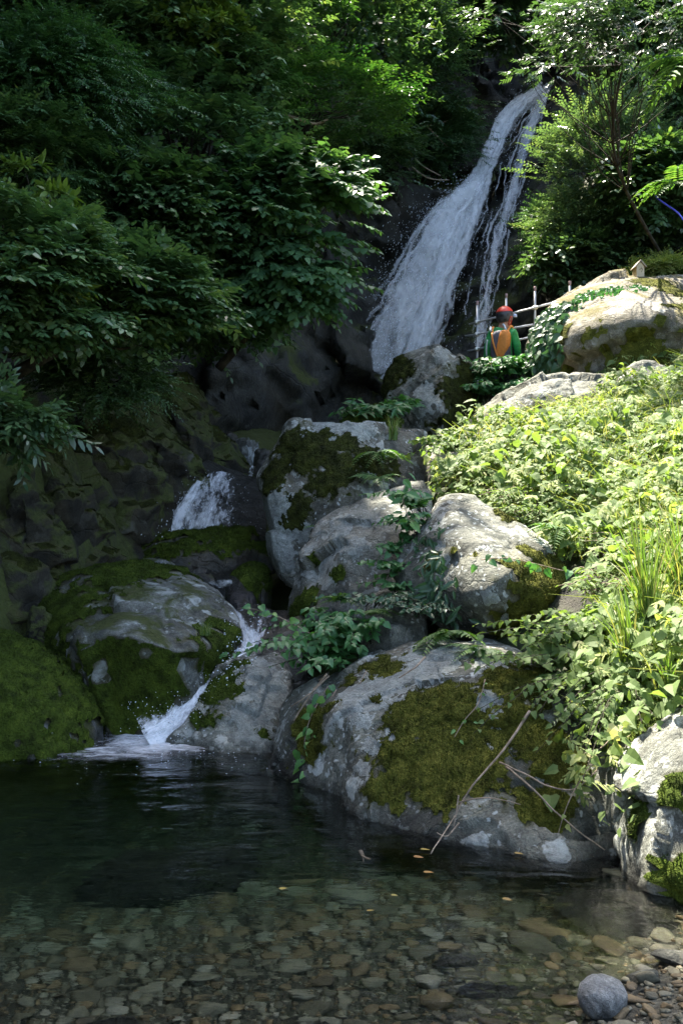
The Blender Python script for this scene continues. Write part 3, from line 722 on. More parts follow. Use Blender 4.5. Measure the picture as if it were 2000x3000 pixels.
boulder('boulder', 'angular grey boulder with one mossy face in front of the waterfall', [
    (1281, 1003, 13.2), (1240, 1012, 13.3), (1148, 1062, 13.4), (1130, 1180, 13.2), (1150, 1280, 13), (1262, 1290, 12.5), (1290, 1200, 12.3), (1302, 1040, 12.75), (1378, 1070, 13.2), (1372, 1150, 13.1), (1392, 1245, 12.9), (1330, 1290, 12.5)],
    'granite_b', 6, 44, .03, .05, .9, .4, {'mat': 'moss_dark', 'blobs': [(1345, 1180, 12.8, .45), (1360, 1100, 13.0, .25), (1170, 1090, 13.2, .3), (1320, 1260, 12.6, .3), (1150, 1120, 13.2, .25)], 'noise': .5, 'ns': 4.5, 'thick': .04}, lichen=[(1250, 1160, 12.6, .22), (1240, 1190, 12.6, .18), (1290, 1040, 12.8, .15)])
boulder('boulder', 'largest boulder with sunlit mossy back and overhung shaded front', [
    (1600, 900, 13.2), (1650, 870, 13.4), (1740, 825, 13.6), (1800, 808, 13.8), (1900, 804, 13.8), (2000, 811, 13.9), (2250, 850, 13.5), (1700, 962, 12.05), (1800, 918, 12.0), (1900, 925, 11.9), (2050, 965, 11.7),
    (1700, 1085, 12.6), (1830, 1105, 12.9), (2000, 1060, 12.9), (2150, 1110, 12.9), (1572, 950, 13), (1568, 1085, 12.9), (1602, 1115, 12.6)],
    'granite_warm', 6, 20, .03, .035, 1.6, .3, {'mat': 'moss_gold', 'blobs': [(1900, 850, 13.2, .3), (1960, 880, 12.9, .35), (1980, 930, 12.2, .3), (1780, 960, 12, .12), (1660, 980, 12.3, .18), (1850, 870, 13, .2), (1720, 1000, 12.1, .2)], 'side': ((.1, -1, -.45), .62), 'noise': .6, 'ns': 5, 'thick': .02, 'dens': 9000})
boulder('boulder', 'low grey ledge boulder under the largest boulder, half buried in vines', [
    (1352, 1270, 11.8), (1446, 1178, 11.8), (1555, 1127, 11.8), (1631, 1096, 11.8), (1733, 1096, 11.7), (1790, 1122, 11.5), (1560, 1160, 11.2), (1700, 1150, 11.1), (1500, 1270, 11), (1400, 1300, 11.2), (1700, 1290, 11)], 'granite_b', 6, 18, .04, .045, .9, .3)
boulder('boulder', 'flat pale sunlit rock at the edge of the vine slope', [
    (1205, 1315, 10.6), (1260, 1280, 10.9), (1357, 1257, 11.1), (1425, 1265, 11), (1405, 1300, 10.4), (1290, 1330, 10.2), (1230, 1400, 10.2), (1400, 1400, 10.3)], 'granite_b', 5, 18, .04, .05, .5, .3)
boulder('boulder', 'brown block of rock overhung by trailing vines', [
    (1262, 1345, 9.3), (1345, 1330, 9.3), (1360, 1470, 9.0), (1290, 1480, 9.0), (1258, 1410, 9.2)], 'granite_warm', 5, 18, .04, .06, .5, .3)
boulder('boulder', 'knob of pale rock poking out of the vines below the largest boulder', [
    (1820, 1100, 11.3), (1880, 1058, 11.4), (1950, 1075, 11.4), (1990, 1130, 11.2), (1900, 1150, 11.0), (1830, 1150, 11.1)], 'granite_b', 5, 14, .05, .05, .5, .3)
boulder('boulder', 'mossy slab lying between the lichen slab and the waterfall boulder', [
    (995, 1240, 12.0), (1060, 1205, 12.2), (1120, 1190, 12.3), (1180, 1235, 12.0), (1150, 1265, 11.7), (1020, 1262, 11.8)], 'wet_rock', 5, 14, .04, .05, .5, .4, {'mat': 'moss_green', 'up': .2, 'noise': .4, 'thick': .03})
for k, (px, py, Y, rx, ry, mt, lab) in enumerate([
        (722, 1308, 12.6, 38, 24, 'mossy_rock', 'pale rounded cobble where the upper stream leaves the gorge'),
        (772, 1330, 12.0, 24, 15, 'wet_rock', 'small dark cobble against the foot of the lichen slab'),
        (768, 1365, 11.4, 20, 18, 'wet_rock', 'wet brown cobble at the top of the middle cascade'),
        (667, 1280, 13.2, 26, 18, 'wet_rock', 'dark cobble behind the pale rounded cobble'),
        (575, 1700, 9.35, 55, 26, 'wet_rock', 'brown stone in the run below the long mossy boulder'),
        (40, 1800, 8.2, 60, 60, 'bank_rock', 'grey angular rock behind the rounded moss boulder'),
        (110, 1650, 8.9, 70, 40, 'bank_rock', 'cracked bank rock behind the huge mossy boulder'),
        (120, 1830, 7.9, 45, 50, 'bank_rock', 'broken rock wedged against the huge mossy boulder'),
        (20, 1690, 8.6, 60, 50, 'bank_rock', 'dark slab low on the left bank')]):
    c = P(px, py, Y); a, b = rx * Y / FPX, ry * Y / FPX
    r_ = np.random.default_rng(k + 70)
    d = nrm(r_.normal(0, 1, (16, 3)))
    pts = c + d * np.array([a, a * 1.0, b]) * 1.15
    boulder('rock', lab, pts, mt, 5 if rx > 35 else 4, 14, .05, .07, .0, .15, raw=True, cat='rock')

# tilted beds of bedrock that make up the left bank
for k, (pts, lab, mt) in enumerate([
        ([(415, 1075, 11.9), (485, 1085, 11.9), (610, 1235, 12.0), (705, 1335, 12.1), (735, 1375, 12.1), (680, 1385, 11.9), (560, 1335, 11.6), (430, 1190, 11.4), (560, 1260, 11.2)], 'long moss topped ledge of the left bank running down to the middle cascade', 'bank_rock'),
        ([(330, 1140, 11.0), (450, 1215, 11.0), (555, 1315, 11.1), (620, 1385, 11.2), (570, 1420, 11.1), (480, 1375, 10.8), (345, 1260, 10.6), (470, 1300, 10.5)], 'second tilted ledge below the long moss topped ledge', 'bank_rock'),
        ([(235, 1180, 10.3), (335, 1235, 10.3), (425, 1335, 10.3), (490, 1400, 10.2), (430, 1455, 10.0), (320, 1380, 9.9), (235, 1280, 9.9), (350, 1320, 9.8)], 'third tilted ledge in the dark of the left bank', 'bank_rock'),
        ([(105, 1220, 9.5), (205, 1285, 9.5), (270, 1415, 9.5), (345, 1570, 9.4), (260, 1590, 9.2), (145, 1430, 9.0), (95, 1310, 9.1), (200, 1420, 8.95)], 'steep mossy ledge rising left of the huge mossy boulder', 'bank_rock'),
        ([(-40, 1280, 8.8), (75, 1325, 8.8), (155, 1480, 8.8), (215, 1640, 8.7), (100, 1670, 8.5), (-40, 1540, 8.4), (80, 1480, 8.35)], 'dark ledge at the left edge above the rounded moss boulder', 'bank_rock'),
        ([(270, 1430, 10.2), (380, 1440, 10.2), (450, 1490, 10.3), (430, 1600, 10.1), (350, 1650, 9.9), (260, 1570, 9.9), (350, 1530, 9.8)], 'brown rock shoulder left of the middle cascade', 'wet_rock'),
        ([(-20, 1640, 8.4), (60, 1600, 8.5), (130, 1650, 8.5), (150, 1760, 8.3), (80, 1830, 8.1), (-20, 1800, 8.1), (50, 1720, 8.0)], 'jumbled bank rock behind the rounded moss boulder', 'bank_rock')]):
    boulder('rock_ledge', lab, pts, mt, 5, 50, .03, .13, .8, .6, {'mat': 'moss_dark', 'up': .5, 'noise': .6, 'ns': 5, 'thick': .02, 'dens': 12000} if mt == 'bank_rock' else None, cat='rock')

def inside_rocks(q, grow=1.0):
    q = np.asarray(q, float); m = np.zeros(len(q), bool)
    for c, N, H, p in ROCKS:
        d = q - c; r = np.linalg.norm(d, axis=1) + 1e-9
        near = r < 4
        if near.any():
            rr = rock_radius(c, N, H, d[near] / r[near, None], p)
            mm = np.zeros(len(q), bool); mm[near] = r[near] < rr * grow
            m |= mm
    return m

# ------------------------------------------------------------------ pool: one closed body of water
wx = np.arange(-3.9, 2.71, .05); wy = np.arange(1.6, 8.41, .05)
XX, YY = np.meshgrid(wx, wy, indexing='ij')
pw = np.column_stack([XX.ravel() * 1.6, YY.ravel() * 3.2, np.zeros(XX.size)])
dist_in = np.hypot(XX.ravel() + 1.35, (YY.ravel() - 6.9) * 1.3)
amp = .0022 + .011 * np.exp(-dist_in / 1.1)
Zw = amp * fbm(pw, 3, 81) + amp * .5 * fbm(pw * 2.7, 2, 83)
top = np.column_stack([XX.ravel(), YY.ravel(), Zw])
nu, nv_ = len(wx), len(wy)
Ft = quads_to_tris(grid_faces(nu, nv_))[:, ::-1]
# winding: top must face up
n0 = np.cross(top[Ft[0, 1]] - top[Ft[0, 0]], top[Ft[0, 2]] - top[Ft[0, 0]])
if n0[2] < 0: Ft = Ft[:, ::-1]
rim = np.concatenate([np.arange(nu) * nv_, (nu - 1) * nv_ + np.arange(1, nv_), (np.arange(nu - 2, -1, -1)) * nv_ + nv_ - 1, np.arange(nv_ - 2, 0, -1)])
bot = top[rim].copy(); bot[:, 2] = -2.6
n_top = len(top); L = len(rim)
Fs = []
for i in range(L):
    j = (i + 1) % L
    Fs += [(rim[i], n_top + i, n_top + j), (rim[i], n_top + j, rim[j])]
cb = n_top + L
for i in range(L):
    Fs.append((cb, n_top + (i + 1) % L, n_top + i))
Vw = np.vstack([top, bot, [[-.6, 5, -2.6]]])
Fs = np.array(Fs)
# orient the sides outwards
cen = np.array([-.6, 5, -1.3]); fc = Vw[Fs].mean(1); fn = np.cross(Vw[Fs[:, 1]] - Vw[Fs[:, 0]], Vw[Fs[:, 2]] - Vw[Fs[:, 0]])
fl = ((fc - cen) * fn).sum(1) < 0
Fs[fl] = Fs[fl][:, ::-1]
struct('pool_water', Vw, np.vstack([Ft, Fs]), M['pool'])

# ------------------------------------------------------------------ stones of the stream bed
def stone_shape(seed, sub=1):
    r = np.random.default_rng(seed)
    D, F = ico(sub)
    nrmls = nrm(r.normal(0, 1, (9, 3))); h = r.uniform(.5, 1.0, 9)
    a = np.maximum(D @ nrmls.T, 0) / h[None]
    rad = 1.0 / np.maximum((a ** 16).sum(1), .02) ** (1 / 16)
    V = D * np.clip(rad, .45, 1.4)[:, None] * np.array([1.0, r.uniform(.6, .95), r.uniform(.28, .5)])
    V += vnormals(V, F) * (.07 * fbm(V * 2.2, 3, seed))[:, None]
    return V, F
NVAR = 14
stones_lo = [stone_shape(900 + k, 2) for k in range(NVAR)]; stones_xs = [stone_shape(900 + k, 1) for k in range(NVAR)]
stones_hi = [make_mesh('stone', *stone_shape(900 + k, 3), M['stone']) for k in range(NVAR)]
n_st = 27000
sx = rng.uniform(-2.0, 2.5, n_st); sy = rng.uniform(2.75, 6.3, n_st)
ok = (np.abs(sx) < .38 * sy + .05 + .75 * (sx > 0))
sx, sy = sx[ok], sy[ok]
rad = np.exp(rng.normal(-4.3, .5, len(sx)))
rad = np.clip(rad, .009, .12) * (1 + .25 * (sy - 3))
big = rng.random(len(sx)) < .008
rad[big] *= rng.uniform(1.6, 2.6, big.sum())
order = np.argsort(-rad)
cell = {}
sel = []
for i in order:   # big ones first, let small ones fill in between
    x, y, r0 = sx[i], sy[i], rad[i]
    bad = False
    if r0 > .02:
        ci, cj = int(x / .15), int(y / .15)
        for a in range(ci - 2, ci + 3):
            for b in range(cj - 2, cj + 3):
                for (xx, yy, rr) in cell.get((a, b), ()):
                    if (x - xx) ** 2 + (y - yy) ** 2 < (.72 * (r0 + rr)) ** 2: bad = True; break
                if bad: break
            if bad: break
        if bad: continue
        cell.setdefault((ci, cj), []).append((x, y, r0))
    sel.append(i)
sx, sy, rad = sx[sel], sy[sel], rad[sel]
sz = ground_z(sx, sy)
keep = (sz < .3) & (rng.random(len(sx)) < np.clip(1.5 + (sz + .42) * 3.2, .12, 1)) & ~inside_rocks(np.column_stack([sx, sy, sz]), 1.0)
sx, sy, rad, sz = sx[keep], sy[keep], rad[keep], sz[keep]
show = rad / sy * (np.abs(sx) < .345 * sy) * (sy > 3.0)
ordr = np.argsort(-show)
for k, i in enumerate(ordr[:300]):
    o = link('stone', stones_hi[int(rng.integers(NVAR))], bed_obj, (sx[i], sy[i], sz[i] + .22 * rad[i]))
    o.scale = (rad[i],) * 3
    o.rotation_euler = (rng.normal(0, .22), rng.normal(0, .22), rng.uniform(0, 6.28))
PV, PF, PT, nvt = [], [], [], 0
for i in ordr[300:]:
    Vs, Fs = (stones_lo if rad[i] > .021 else stones_xs)[int(rng.integers(NVAR))]
    a = rng.uniform(0, 6.28); ca, sa = math.cos(a), math.sin(a)
    Rm = np.array([[ca, -sa, 0], [sa, ca, 0], [0, 0, 1]])
    tx = rng.normal(0, .25); Rx = np.array([[1, 0, 0], [0, math.cos(tx), -math.sin(tx)], [0, math.sin(tx), math.cos(tx)]])
    PV.append((Vs * rad[i]) @ (Rm @ Rx).T + [sx[i], sy[i], sz[i] + .25 * rad[i]]); PF.append(Fs + nvt); nvt += len(Vs)
    PT.append(np.full(len(Vs), rng.random()))
gravel = link('gravel', make_mesh('gravel', np.concatenate(PV), np.concatenate(PF), M['stone_mass'], True, {'tint': np.concatenate(PT)}), bed_obj)
gravel['kind'] = 'stuff'

def lone_stone(name, label, px, py, Y, rx, ry, rz, mat, seed, sink=.25, rot=0, smooth=0):
    V, F = stone_shape(seed, 5)
    if smooth:
        D_, F = ico(5); V = D_ * (1 + .12 * fbm(D_ * 1.3, 3, seed))[:, None]
    nv = vnormals(V, F)
    V = V + nv * (.03 * fbm(V * 5, 4, seed))[:, None]
    V = V / np.abs(V).max(0) * np.array([rx, ry, rz])
    ca, sa = math.cos(rot), math.sin(rot)
    V = V @ np.array([[ca, -sa, 0], [sa, ca, 0], [0, 0, 1]]).T
    p = P(px, py, Y)
    z = ground_z([p[0]], [p[1]])[0]
    V = V + [p[0], p[1], z + rz * (1 - 2 * sink)]
    return solo(name, label, 'stone', V, F, M[mat])
lone_stone('stone', 'round blue grey stone on the shingle in the bottom right corner', 1762, 2955, 3.16, .078, .08, .066, 'round_stone', 301, .12, smooth=1)
lone_stone('stone', 'long dark flat rock lying under the shallow water near the shingle', 1465, 2895, 3.42, .145, .07, .035, 'wet_rock', 302, .3, .1)
lone_stone('stone', 'brown angular slab on the pool bed right of centre', 1345, 2800, 3.7, .10, .075, .05, 'wet_rock', 303, .25, .3)
lone_stone('stone', 'brown grey stone at the water line beside the round stone', 1870, 2890, 3.38, .075, .05, .028, 'granite_b', 304, .3, .2)
lone_stone('stone', 'pale square stone under water left of the long dark rock', 1640, 2780, 3.85, .055, .05, .05, 'pale_rock', 305, .2)
lone_stone('stone', 'flat grey slab on the shingle at the right edge', 1985, 2840, 3.55, .10, .07, .03, 'granite_b', 306, .25)
lone_stone('stone', 'rusty brown stone in the shallows at bottom centre', 945, 2945, 3.2, .05, .04, .03, 'wet_rock', 307, .2)
lone_stone('stone', 'broad dark brown slab under water at bottom left', 350, 2935, 3.25, .11, .06, .03, 'wet_rock', 308, .3)
lone_stone('stone', 'big sunken dark boulder in the deep green part of the pool', 420, 2560, 5.1, .6, .45, .2, 'wet_rock', 309, .2, .5)
lone_stone('stone', 'sunken dark rock under the pale rock at the right', 1830, 2640, 4.1, .35, .3, .14, 'wet_rock', 310, .2, .1)
# ------------------------------------------------------------------ leaves, sprigs, crowns
def leaf(xs, ws, fold=.22, droop=.22, x0=0.0):
    """flat blade along +x, a strip of cross sections; 4 triangles per section"""
    V = [(x0, 0, 0)]
    for x, w in zip(xs, ws):
        z = -droop * x * x
        V += [(max(x, x0 + .02), 0, z), (x, w, z + fold * w), (x, -w, z + fold * w)]
    V.append((1, 0, -droop))
    m = len(xs); F = [(0, 1, 2), (0, 3, 1)]
    for i in range(m - 1):
        a, b = 1 + 3 * i, 4 + 3 * i
        F += [(a, b, b + 1), (a, b + 1, a + 1), (a, a + 2, b + 2), (a, b + 2, b)]
    a = 1 + 3 * (m - 1); t = len(V) - 1
    F += [(a, t, a + 1), (a, a + 2, t)]
    return np.array(V, float), np.array(F)
LANCE = leaf([.3, .68], [.15, .13], .3, .2)
OVATE = leaf([.2, .55], [.25, .24], .25, .2)
HEART = leaf([-.06, .22, .6], [.26, .42, .27], .22, .3)
SMALL = leaf([.45], [.24], .2, .15)
NARROW = leaf([.4], [.13], .2, .2)
KUDZU = leaf([.05, .38, .5, .75], [.36, .46, .26, .2], .2, .28)

def leaf4(x1, w1, x2, w2, droop=.2, cup=.12):
    V = [(0, 0, 0), (x1, w1, cup * w1), (x1, -w1, cup * w1), (x2, w2, -droop * .55 + cup * w2), (x2, -w2, -droop * .55 + cup * w2), (1, 0, -droop)]
    return np.array(V, float), np.array([(0, 2, 1), (1, 2, 4), (1, 4, 3), (3, 4, 5)])
LANCE4 = leaf4(.3, .15, .68, .13); OVATE4 = leaf4(.22, .24, .58, .24); HEART4 = leaf4(.06, .38, .55, .29, .3)
TINY = (np.array([(0, 0, 0), (.45, .24, .06), (1, 0, -.12), (.45, -.24, .06)], float), np.array([(0, 2, 1), (0, 3, 2)]))

def basis(d, up):
    x = nrm(d); z = nrm(up - (up * x).sum(-1, keepdims=True) * x); y = np.cross(z, x)
    return x, y, z

def place(V, x, y, z, p, s):
    return p + s * (V[:, :1] * x + V[:, 1:2] * y + V[:, 2:3] * z)

def sprig(lf, n, mode, L=1.0, ll=.5, seed=0, stem=.012, ang=55, lift=20):
    r = np.random.default_rng(seed)
    parts, ids = [], []
    def add(p, d, up, s):
        x, y, z = basis(np.array(d, float), np.array(up, float))
        parts.append((place(lf[0], x, y, z, np.array(p, float), s), lf[1])); ids.append(np.full(len(lf[0]), len(ids)))
    if mode == 'whorl':
        for k in range(n):
            a = k * 2.4 + r.normal(0, .2); el = R(lift + r.normal(0, 14)) * (1 if k < n * .7 else 2.2)
            d = (math.sin(el) + .35, math.cos(el) * math.cos(a), math.cos(el) * math.sin(a) * .75 + .1)
            add((L * (.55 + .45 * k / n), 0, 0), d, (0.25, 0, 1), ll * r.uniform(.75, 1.1))
    elif mode == 'alt':
        for k in range(n):
            t = (k + .6) / n; s = 1 if k % 2 else -1
            a = R(ang + r.normal(0, 10)) * s * (1 - .75 * (t > .9))
            d = (math.cos(a), math.sin(a), -.12 + r.normal(0, .12))
            add((L * t, 0, -.12 * L * t * t), d, (r.normal(0, .25), r.normal(0, .2), 1), ll * (1 - .35 * t) * r.uniform(.8, 1.1))
    elif mode == 'flat':   # a layered fan of twiglets with little leaves
        for s in range(7):
            t = .15 + .8 * s / 6; side = (-1) ** s
            a = R(38) * side; tw = L * (.55 * (1 - t) + .22)
            b = np.array([L * t, 0, -.1 * t * t])
            for k in range(n // 7):
                u = (k + .7) / (n // 7)
                q = b + np.array([math.cos(a), math.sin(a), -.12 * u]) * tw * u
                a2 = a + R(50) * (1 if k % 2 else -1) * (u < .95)
                add(q, (math.cos(a2), math.sin(a2), -.1 + r.normal(0, .1)), (r.normal(0, .2), r.normal(0, .2), 1), ll * r.uniform(.7, 1.15))
    V, F = join(parts)
    idv = np.concatenate(ids)
    Vs = np.array([(0, -stem, 0), (0, stem, 0), (L, 0, -.12 * L)]); Fs = np.array([(0, 2, 1)])
    V2, F2 = join([(V, F), (Vs, Fs)])
    return V2, F2, np.concatenate([idv, np.full(len(Vs), len(ids))]), len(ids) + 1

def scatter(tpl, pos, dirs, up, scale, seed, t0=.5, tvar=.5):
    V, F, ids, nl = tpl
    r = np.random.default_rng(seed); n = len(pos)
    x, y, z = basis(dirs, up)
    W = pos[:, None] + scale[:, None, None] * (V[None, :, :1] * x[:, None] + V[None, :, 1:2] * y[:, None] + V[None, :, 2:3] * z[:, None])
    FF = (F[None] + (np.arange(n) * len(V))[:, None, None]).reshape(-1, F.shape[1])
    tin = t0 + tvar * (.6 * r.normal(0, .45, (n, 1)) + .55 * r.normal(0, .45, (n, nl)))
    tin[:, -1] = .1
    return W.reshape(-1, 3), FF, np.clip(tin[:, ids], 0, 1).ravel()

def one_leaf(lf):
    return lf[0], lf[1], np.zeros(len(lf[0]), int), 1

def crown_points(c, rad, ncl, nsp, seed, shell=.45, rcl=.42, flat=.35, droop=.5, front=.75, lean=(0, 0, 0), topb=.25, dvar=.35):
    r = np.random.default_rng(seed); c = np.asarray(c, float); rad = np.asarray(rad, float)
    d = nrm(r.normal(0, 1, (ncl, 3)))
    fl = (d[:, 1] > .2) & (r.random(ncl) < front); d[fl, 1] *= -1
    rr = r.uniform(shell, 1.0, (ncl, 1)) ** .7
    cl = c + d * rr * rad
    pos, dr = [], []
    mr = float(np.mean(rad))
    for k in range(ncl):
        lr = mr * rcl * r.uniform(.6, 1.25)
        n = max(3, int(nsp * r.uniform(.6, 1.35)))
        g = r.normal(0, .55, (n, 2)); rho = np.linalg.norm(g, axis=1)
        out = d[k] * .75
        off = np.column_stack([g[:, 0], g[:, 1], flat * r.normal(0, .5, n) - droop * rho ** 2 * .5]) * lr
        pos.append(cl[k] + off)
        dd = np.column_stack([g[:, 0], g[:, 1], np.zeros(n)]) / (rho[:, None] + .2) + out * [1, 1, .5] + np.array([0, 0, topb]) - np.array([0, 0, droop]) * rho[:, None] * .6 + r.normal(0, dvar, (n, 3)) + np.asarray(lean)
        dr.append(nrm(dd))
    return np.concatenate(pos), np.concatenate(dr), cl

def limbs(base, top, cl, r0, seed, k=6):
    r = np.random.default_rng(seed)
    base = np.asarray(base, float); top = np.asarray(top, float)
    mid = (base + top) / 2 + r.normal(0, .08, 3) * np.linalg.norm(top - base)
    tr = smooth_path([base, mid, top], 12)
    parts = [tube(tr, [r0, r0 * .45], 8)]
    for c in cl:
        i = int(np.clip(r.uniform(.35, 1.0) * 11, 3, 11))
        a = tr[i]; m = (a + c) / 2 + np.array([0, 0, -.06]) * np.linalg.norm(c - a) + r.normal(0, .06, 3) * np.linalg.norm(c - a)
        parts.append(tube([a, m, c], [r0 * .34, r0 * .08], 4, 7))
    return join(parts)

SP = {
    'whorl': sprig(LANCE4, 9, 'whorl', .45, .62, 1, .010, lift=8),
    'whorl2': sprig(OVATE4, 7, 'whorl', .5, .5, 2, .010),
    'alt': sprig(OVATE4, 9, 'alt', 1.0, .42, 3, .010),
    'altlance': sprig(LANCE4, 9, 'alt', 1.0, .5, 4, .010, 42),
    'heart': sprig(HEART4, 7, 'alt', 1.0, .42, 5, .010, 60),
    'flat': sprig(TINY, 42, 'flat', 1.0, .14, 6, .006),
    'fine': sprig(TINY, 16, 'alt', 1.0, .20, 7, .006, 60),
    'small': sprig(TINY, 13, 'alt', 1.0, .24, 8, .008, 48),
    'kudzu': sprig(KUDZU, 3, 'alt', .6, .7, 9, .010, 70),
}
UP = np.array([0, 0, 1.0])

def tree(name, label, base, centre, rad, kind, mat, ncl, nsp, size, seed, r0=.06, bark='bark', cat='tree', group=None, t0=.45, extra=None, upj=.3, **kw):
    base = np.asarray(base, float)
    pos, dr, cl = crown_points(centre, rad, ncl, nsp, seed, **kw)
    for e in (extra or []):
        p2, d2, c2 = crown_points(*e[:4], seed + 5, **kw)
        pos = np.vstack([pos, p2]); dr = np.vstack([dr, d2]); cl = np.vstack([cl, c2])
    r = np.random.default_rng(seed + 1)
    m = ~inside_rocks(pos, 1.0) & ((pos[:, 1] < centre[1] + .05 * rad[1]) | (r.random(len(pos)) < .2)); pos, dr = pos[m], dr[m]   # thinner on the far side
    up = UP + r.normal(0, upj, (len(pos), 3)); sc_ = size * r.uniform(.7, 1.25, len(pos))
    th = Thing(name, label, cat, base, group)
    th.part('trunk', *limbs(base, np.asarray(centre, float) - np.array([0, 0, rad[2] * .1]), cl, r0, seed + 2), M[bark])
    V, F, tn = scatter(SP[kind], pos, dr, up, sc_, seed + 3, t0)
    th.part('crown', V, F, M[mat], attr={'tint': tn}, smooth=False, kind='stuff')
    return th

def PR(px, py, Y, rx, ry, dy):
    s = Y / FPX
    return P(px, py, Y), (rx * s, dy, ry * s)

LEFT = 'trees and shrubs on the wooded left bank'
# name, label, base px/py/Y, crown px/py/Y rx ry depth, kind, mat, clumps, sprigs, size
def ltree(name, label, b, c, kind, mat, ncl, nsp, size, seed, **kw):
    ce, rad = PR(*c)
    return tree(name, label, P(*b), ce, rad, kind, mat, ncl, nsp, size, seed, **kw)

# back rank first
ltree('evergreen_tree', 'dark evergreen filling the top of the gorge behind the maples', (860, 420, 18.2), (880, 130, 17.5, 330, 300, 1.6), 'whorl2', 'leaf_dark', 56, 50, .28, 101, r0=.1)
ltree('evergreen_tree', 'dark small leaved tree hanging over the cliff left of the waterfall head', (1180, 330, 21), (1160, 190, 20.6, 210, 200, 1.2), 'small', 'leaf_dark', 42, 46, .55, 102, r0=.08)
ltree('evergreen_tree', 'deep shaded evergreen in the upper left corner', (60, 420, 12.8), (120, 60, 12.6, 330, 240, 1.4), 'alt', 'leaf_dark', 56, 44, .29, 103, r0=.09)
ltree('evergreen_tree', 'tall tree with pale whorled leaf tips at the top edge', (520, 520, 13.2), (540, 110, 12.8, 300, 230, 1.3), 'alt', 'leaf_olive', 60, 56, .24, 104, r0=.09, t0=.5, flat=.15, droop=.3, upj=.15)
ltree('evergreen_tree', 'shadowy evergreen in the middle of the left wood', (560, 820, 12.8), (560, 480, 12.6, 300, 280, 1.2), 'alt', 'leaf_olive', 50, 44, .27, 105, r0=.09, flat=.15, droop=.3, upj=.15)
ltree('evergreen_tree', 'dense dark tree behind the broad leaved shrub', (480, 980, 12.4), (560, 800, 12.6, 260, 230, .9), 'alt', 'leaf_dark', 42, 40, .28, 106, r0=.07)
ltree('maple_tree', 'maple with flat bright sprays reaching towards the waterfall', (700, 560, 15.5), (940, 300, 15.0, 190, 85, .8), 'flat', 'leaf_maple', 15, 14, .5, 107, r0=.07, flat=.12, droop=.25, dvar=.15, upj=.12, t0=.6)
ltree('maple_tree', 'maple with layered sprays at the top edge left of the dark gorge', (690, 420, 15.5), (800, 60, 15.2, 110, 90, .6), 'flat', 'leaf_maple', 8, 12, .5, 108, r0=.06, flat=.12, droop=.25, dvar=.15, upj=.12, t0=.65)
ltree('drooping_tree', 'fine leaved tree with drooping tiers on the upper left', (30, 640, 10.9), (170, 270, 10.8, 260, 190, 1.0), 'fine', 'leaf_fine', 76, 54, .31, 109, r0=.07, droop=.9, lean=(.5, -.2, -.15), topb=.1)
ltree('evergreen_tree', 'glossy evergreen on the left edge below the drooping tree', (-40, 700, 10.2), (70, 470, 10.2, 200, 150, .8), 'altlance', 'leaf_olive', 40, 46, .2, 110, r0=.06, t0=.45, flat=.15, droop=.3, upj=.15)
ltree('broadleaf_shrub', 'large shrub of overlapping heart shaped leaves beside the waterfall', (640, 1080, 12.2), (800, 690, 11.6, 250, 270, .9), 'heart', 'leaf_mid', 60, 46, .31, 111, r0=.06, droop=.5, lean=(.3, -.5, -.1), topb=.0, upj=.18, cat='shrub', rcl=.34, flat=.18)
ltree('broadleaf_shrub', 'broad leaved shrub in the heart of the left wood', (380, 900, 11.2), (450, 640, 11.0, 200, 160, .8), 'heart', 'leaf_dark', 45, 40, .28, 112, r0=.05, droop=.6, lean=(.2, -.5, -.2), cat='shrub')
ltree('evergreen_tree', 'evergreen bough with pointed leaves stretching out over the stream', (-60, 1150, 8.6), (330, 870, 9.0, 280, 140, .8), 'alt', 'leaf_olive', 42, 42, .25, 113, r0=.07, lean=(.5, -.2, .05), topb=.1, rcl=.34, flat=.15, droop=.3, upj=.15)
ltree('evergreen_tree', 'near evergreen with glossy whorled leaves on the left edge', (-120, 1200, 8.0), (110, 810, 8.0, 230, 220, .8), 'alt', 'leaf_olive', 44, 40, .23, 114, r0=.08, t0=.5, lean=(.45, -.3, .05), topb=.1, rcl=.34, flat=.15, droop=.3, upj=.15)
ltree('evergreen_tree', 'bright tipped young evergreen at the left below the drooping tree', (60, 820, 9.4), (150, 570, 9.2, 110, 100, .4), 'whorl', 'leaf_new', 8, 12, .2, 115, r0=.04, t0=.15)
ltree('evergreen_sprig', 'low hanging branch of pointed leaves at the left edge over the bank', (-120, 1130, 7.3), (40, 1215, 7.0, 95, 80, .35), 'altlance', 'leaf_tree', 16, 22, .24, 116, r0=.025, cat='branch')
ltree('shrub', 'dark leafy undergrowth clinging to the bank under the near evergreen', (250, 1180, 9.8), (300, 1100, 9.8, 180, 70, .5), 'small', 'leaf_dark', 26, 30, .3, 117, r0=.03, cat='shrub')
ltree('evergreen_sprig', 'yellow green new shoots standing up from the near evergreen', (60, 900, 8.0), (110, 790, 7.6, 120, 60, .3), 'whorl', 'leaf_new', 9, 14, .18, 118, r0=.02, cat='branch', t0=.4)
ltree('evergreen_sprig', 'pale new shoots along the top of the bough over the stream', (300, 900, 9), (350, 800, 8.5, 130, 50, .3), 'altlance', 'leaf_new', 8, 12, .22, 119, r0=.02, cat='branch', t0=.3)
ltree('maple_tree', 'low maple sprays above the broad leaved shrub', (640, 520, 13.6), (700, 250, 13.2, 130, 60, .5), 'flat', 'leaf_maple', 9, 22, .5, 138, r0=.04, flat=.1, droop=.25, dvar=.15, upj=.12, t0=.5)
ltree('evergreen_sprig', 'sun catching shoots at the very top of the pale whorled tree', (560, 200, 12.4), (560, 70, 11.8, 180, 60, .3), 'whorl2', 'leaf_new', 12, 12, .22, 139, r0=.02, cat='branch', t0=.3)
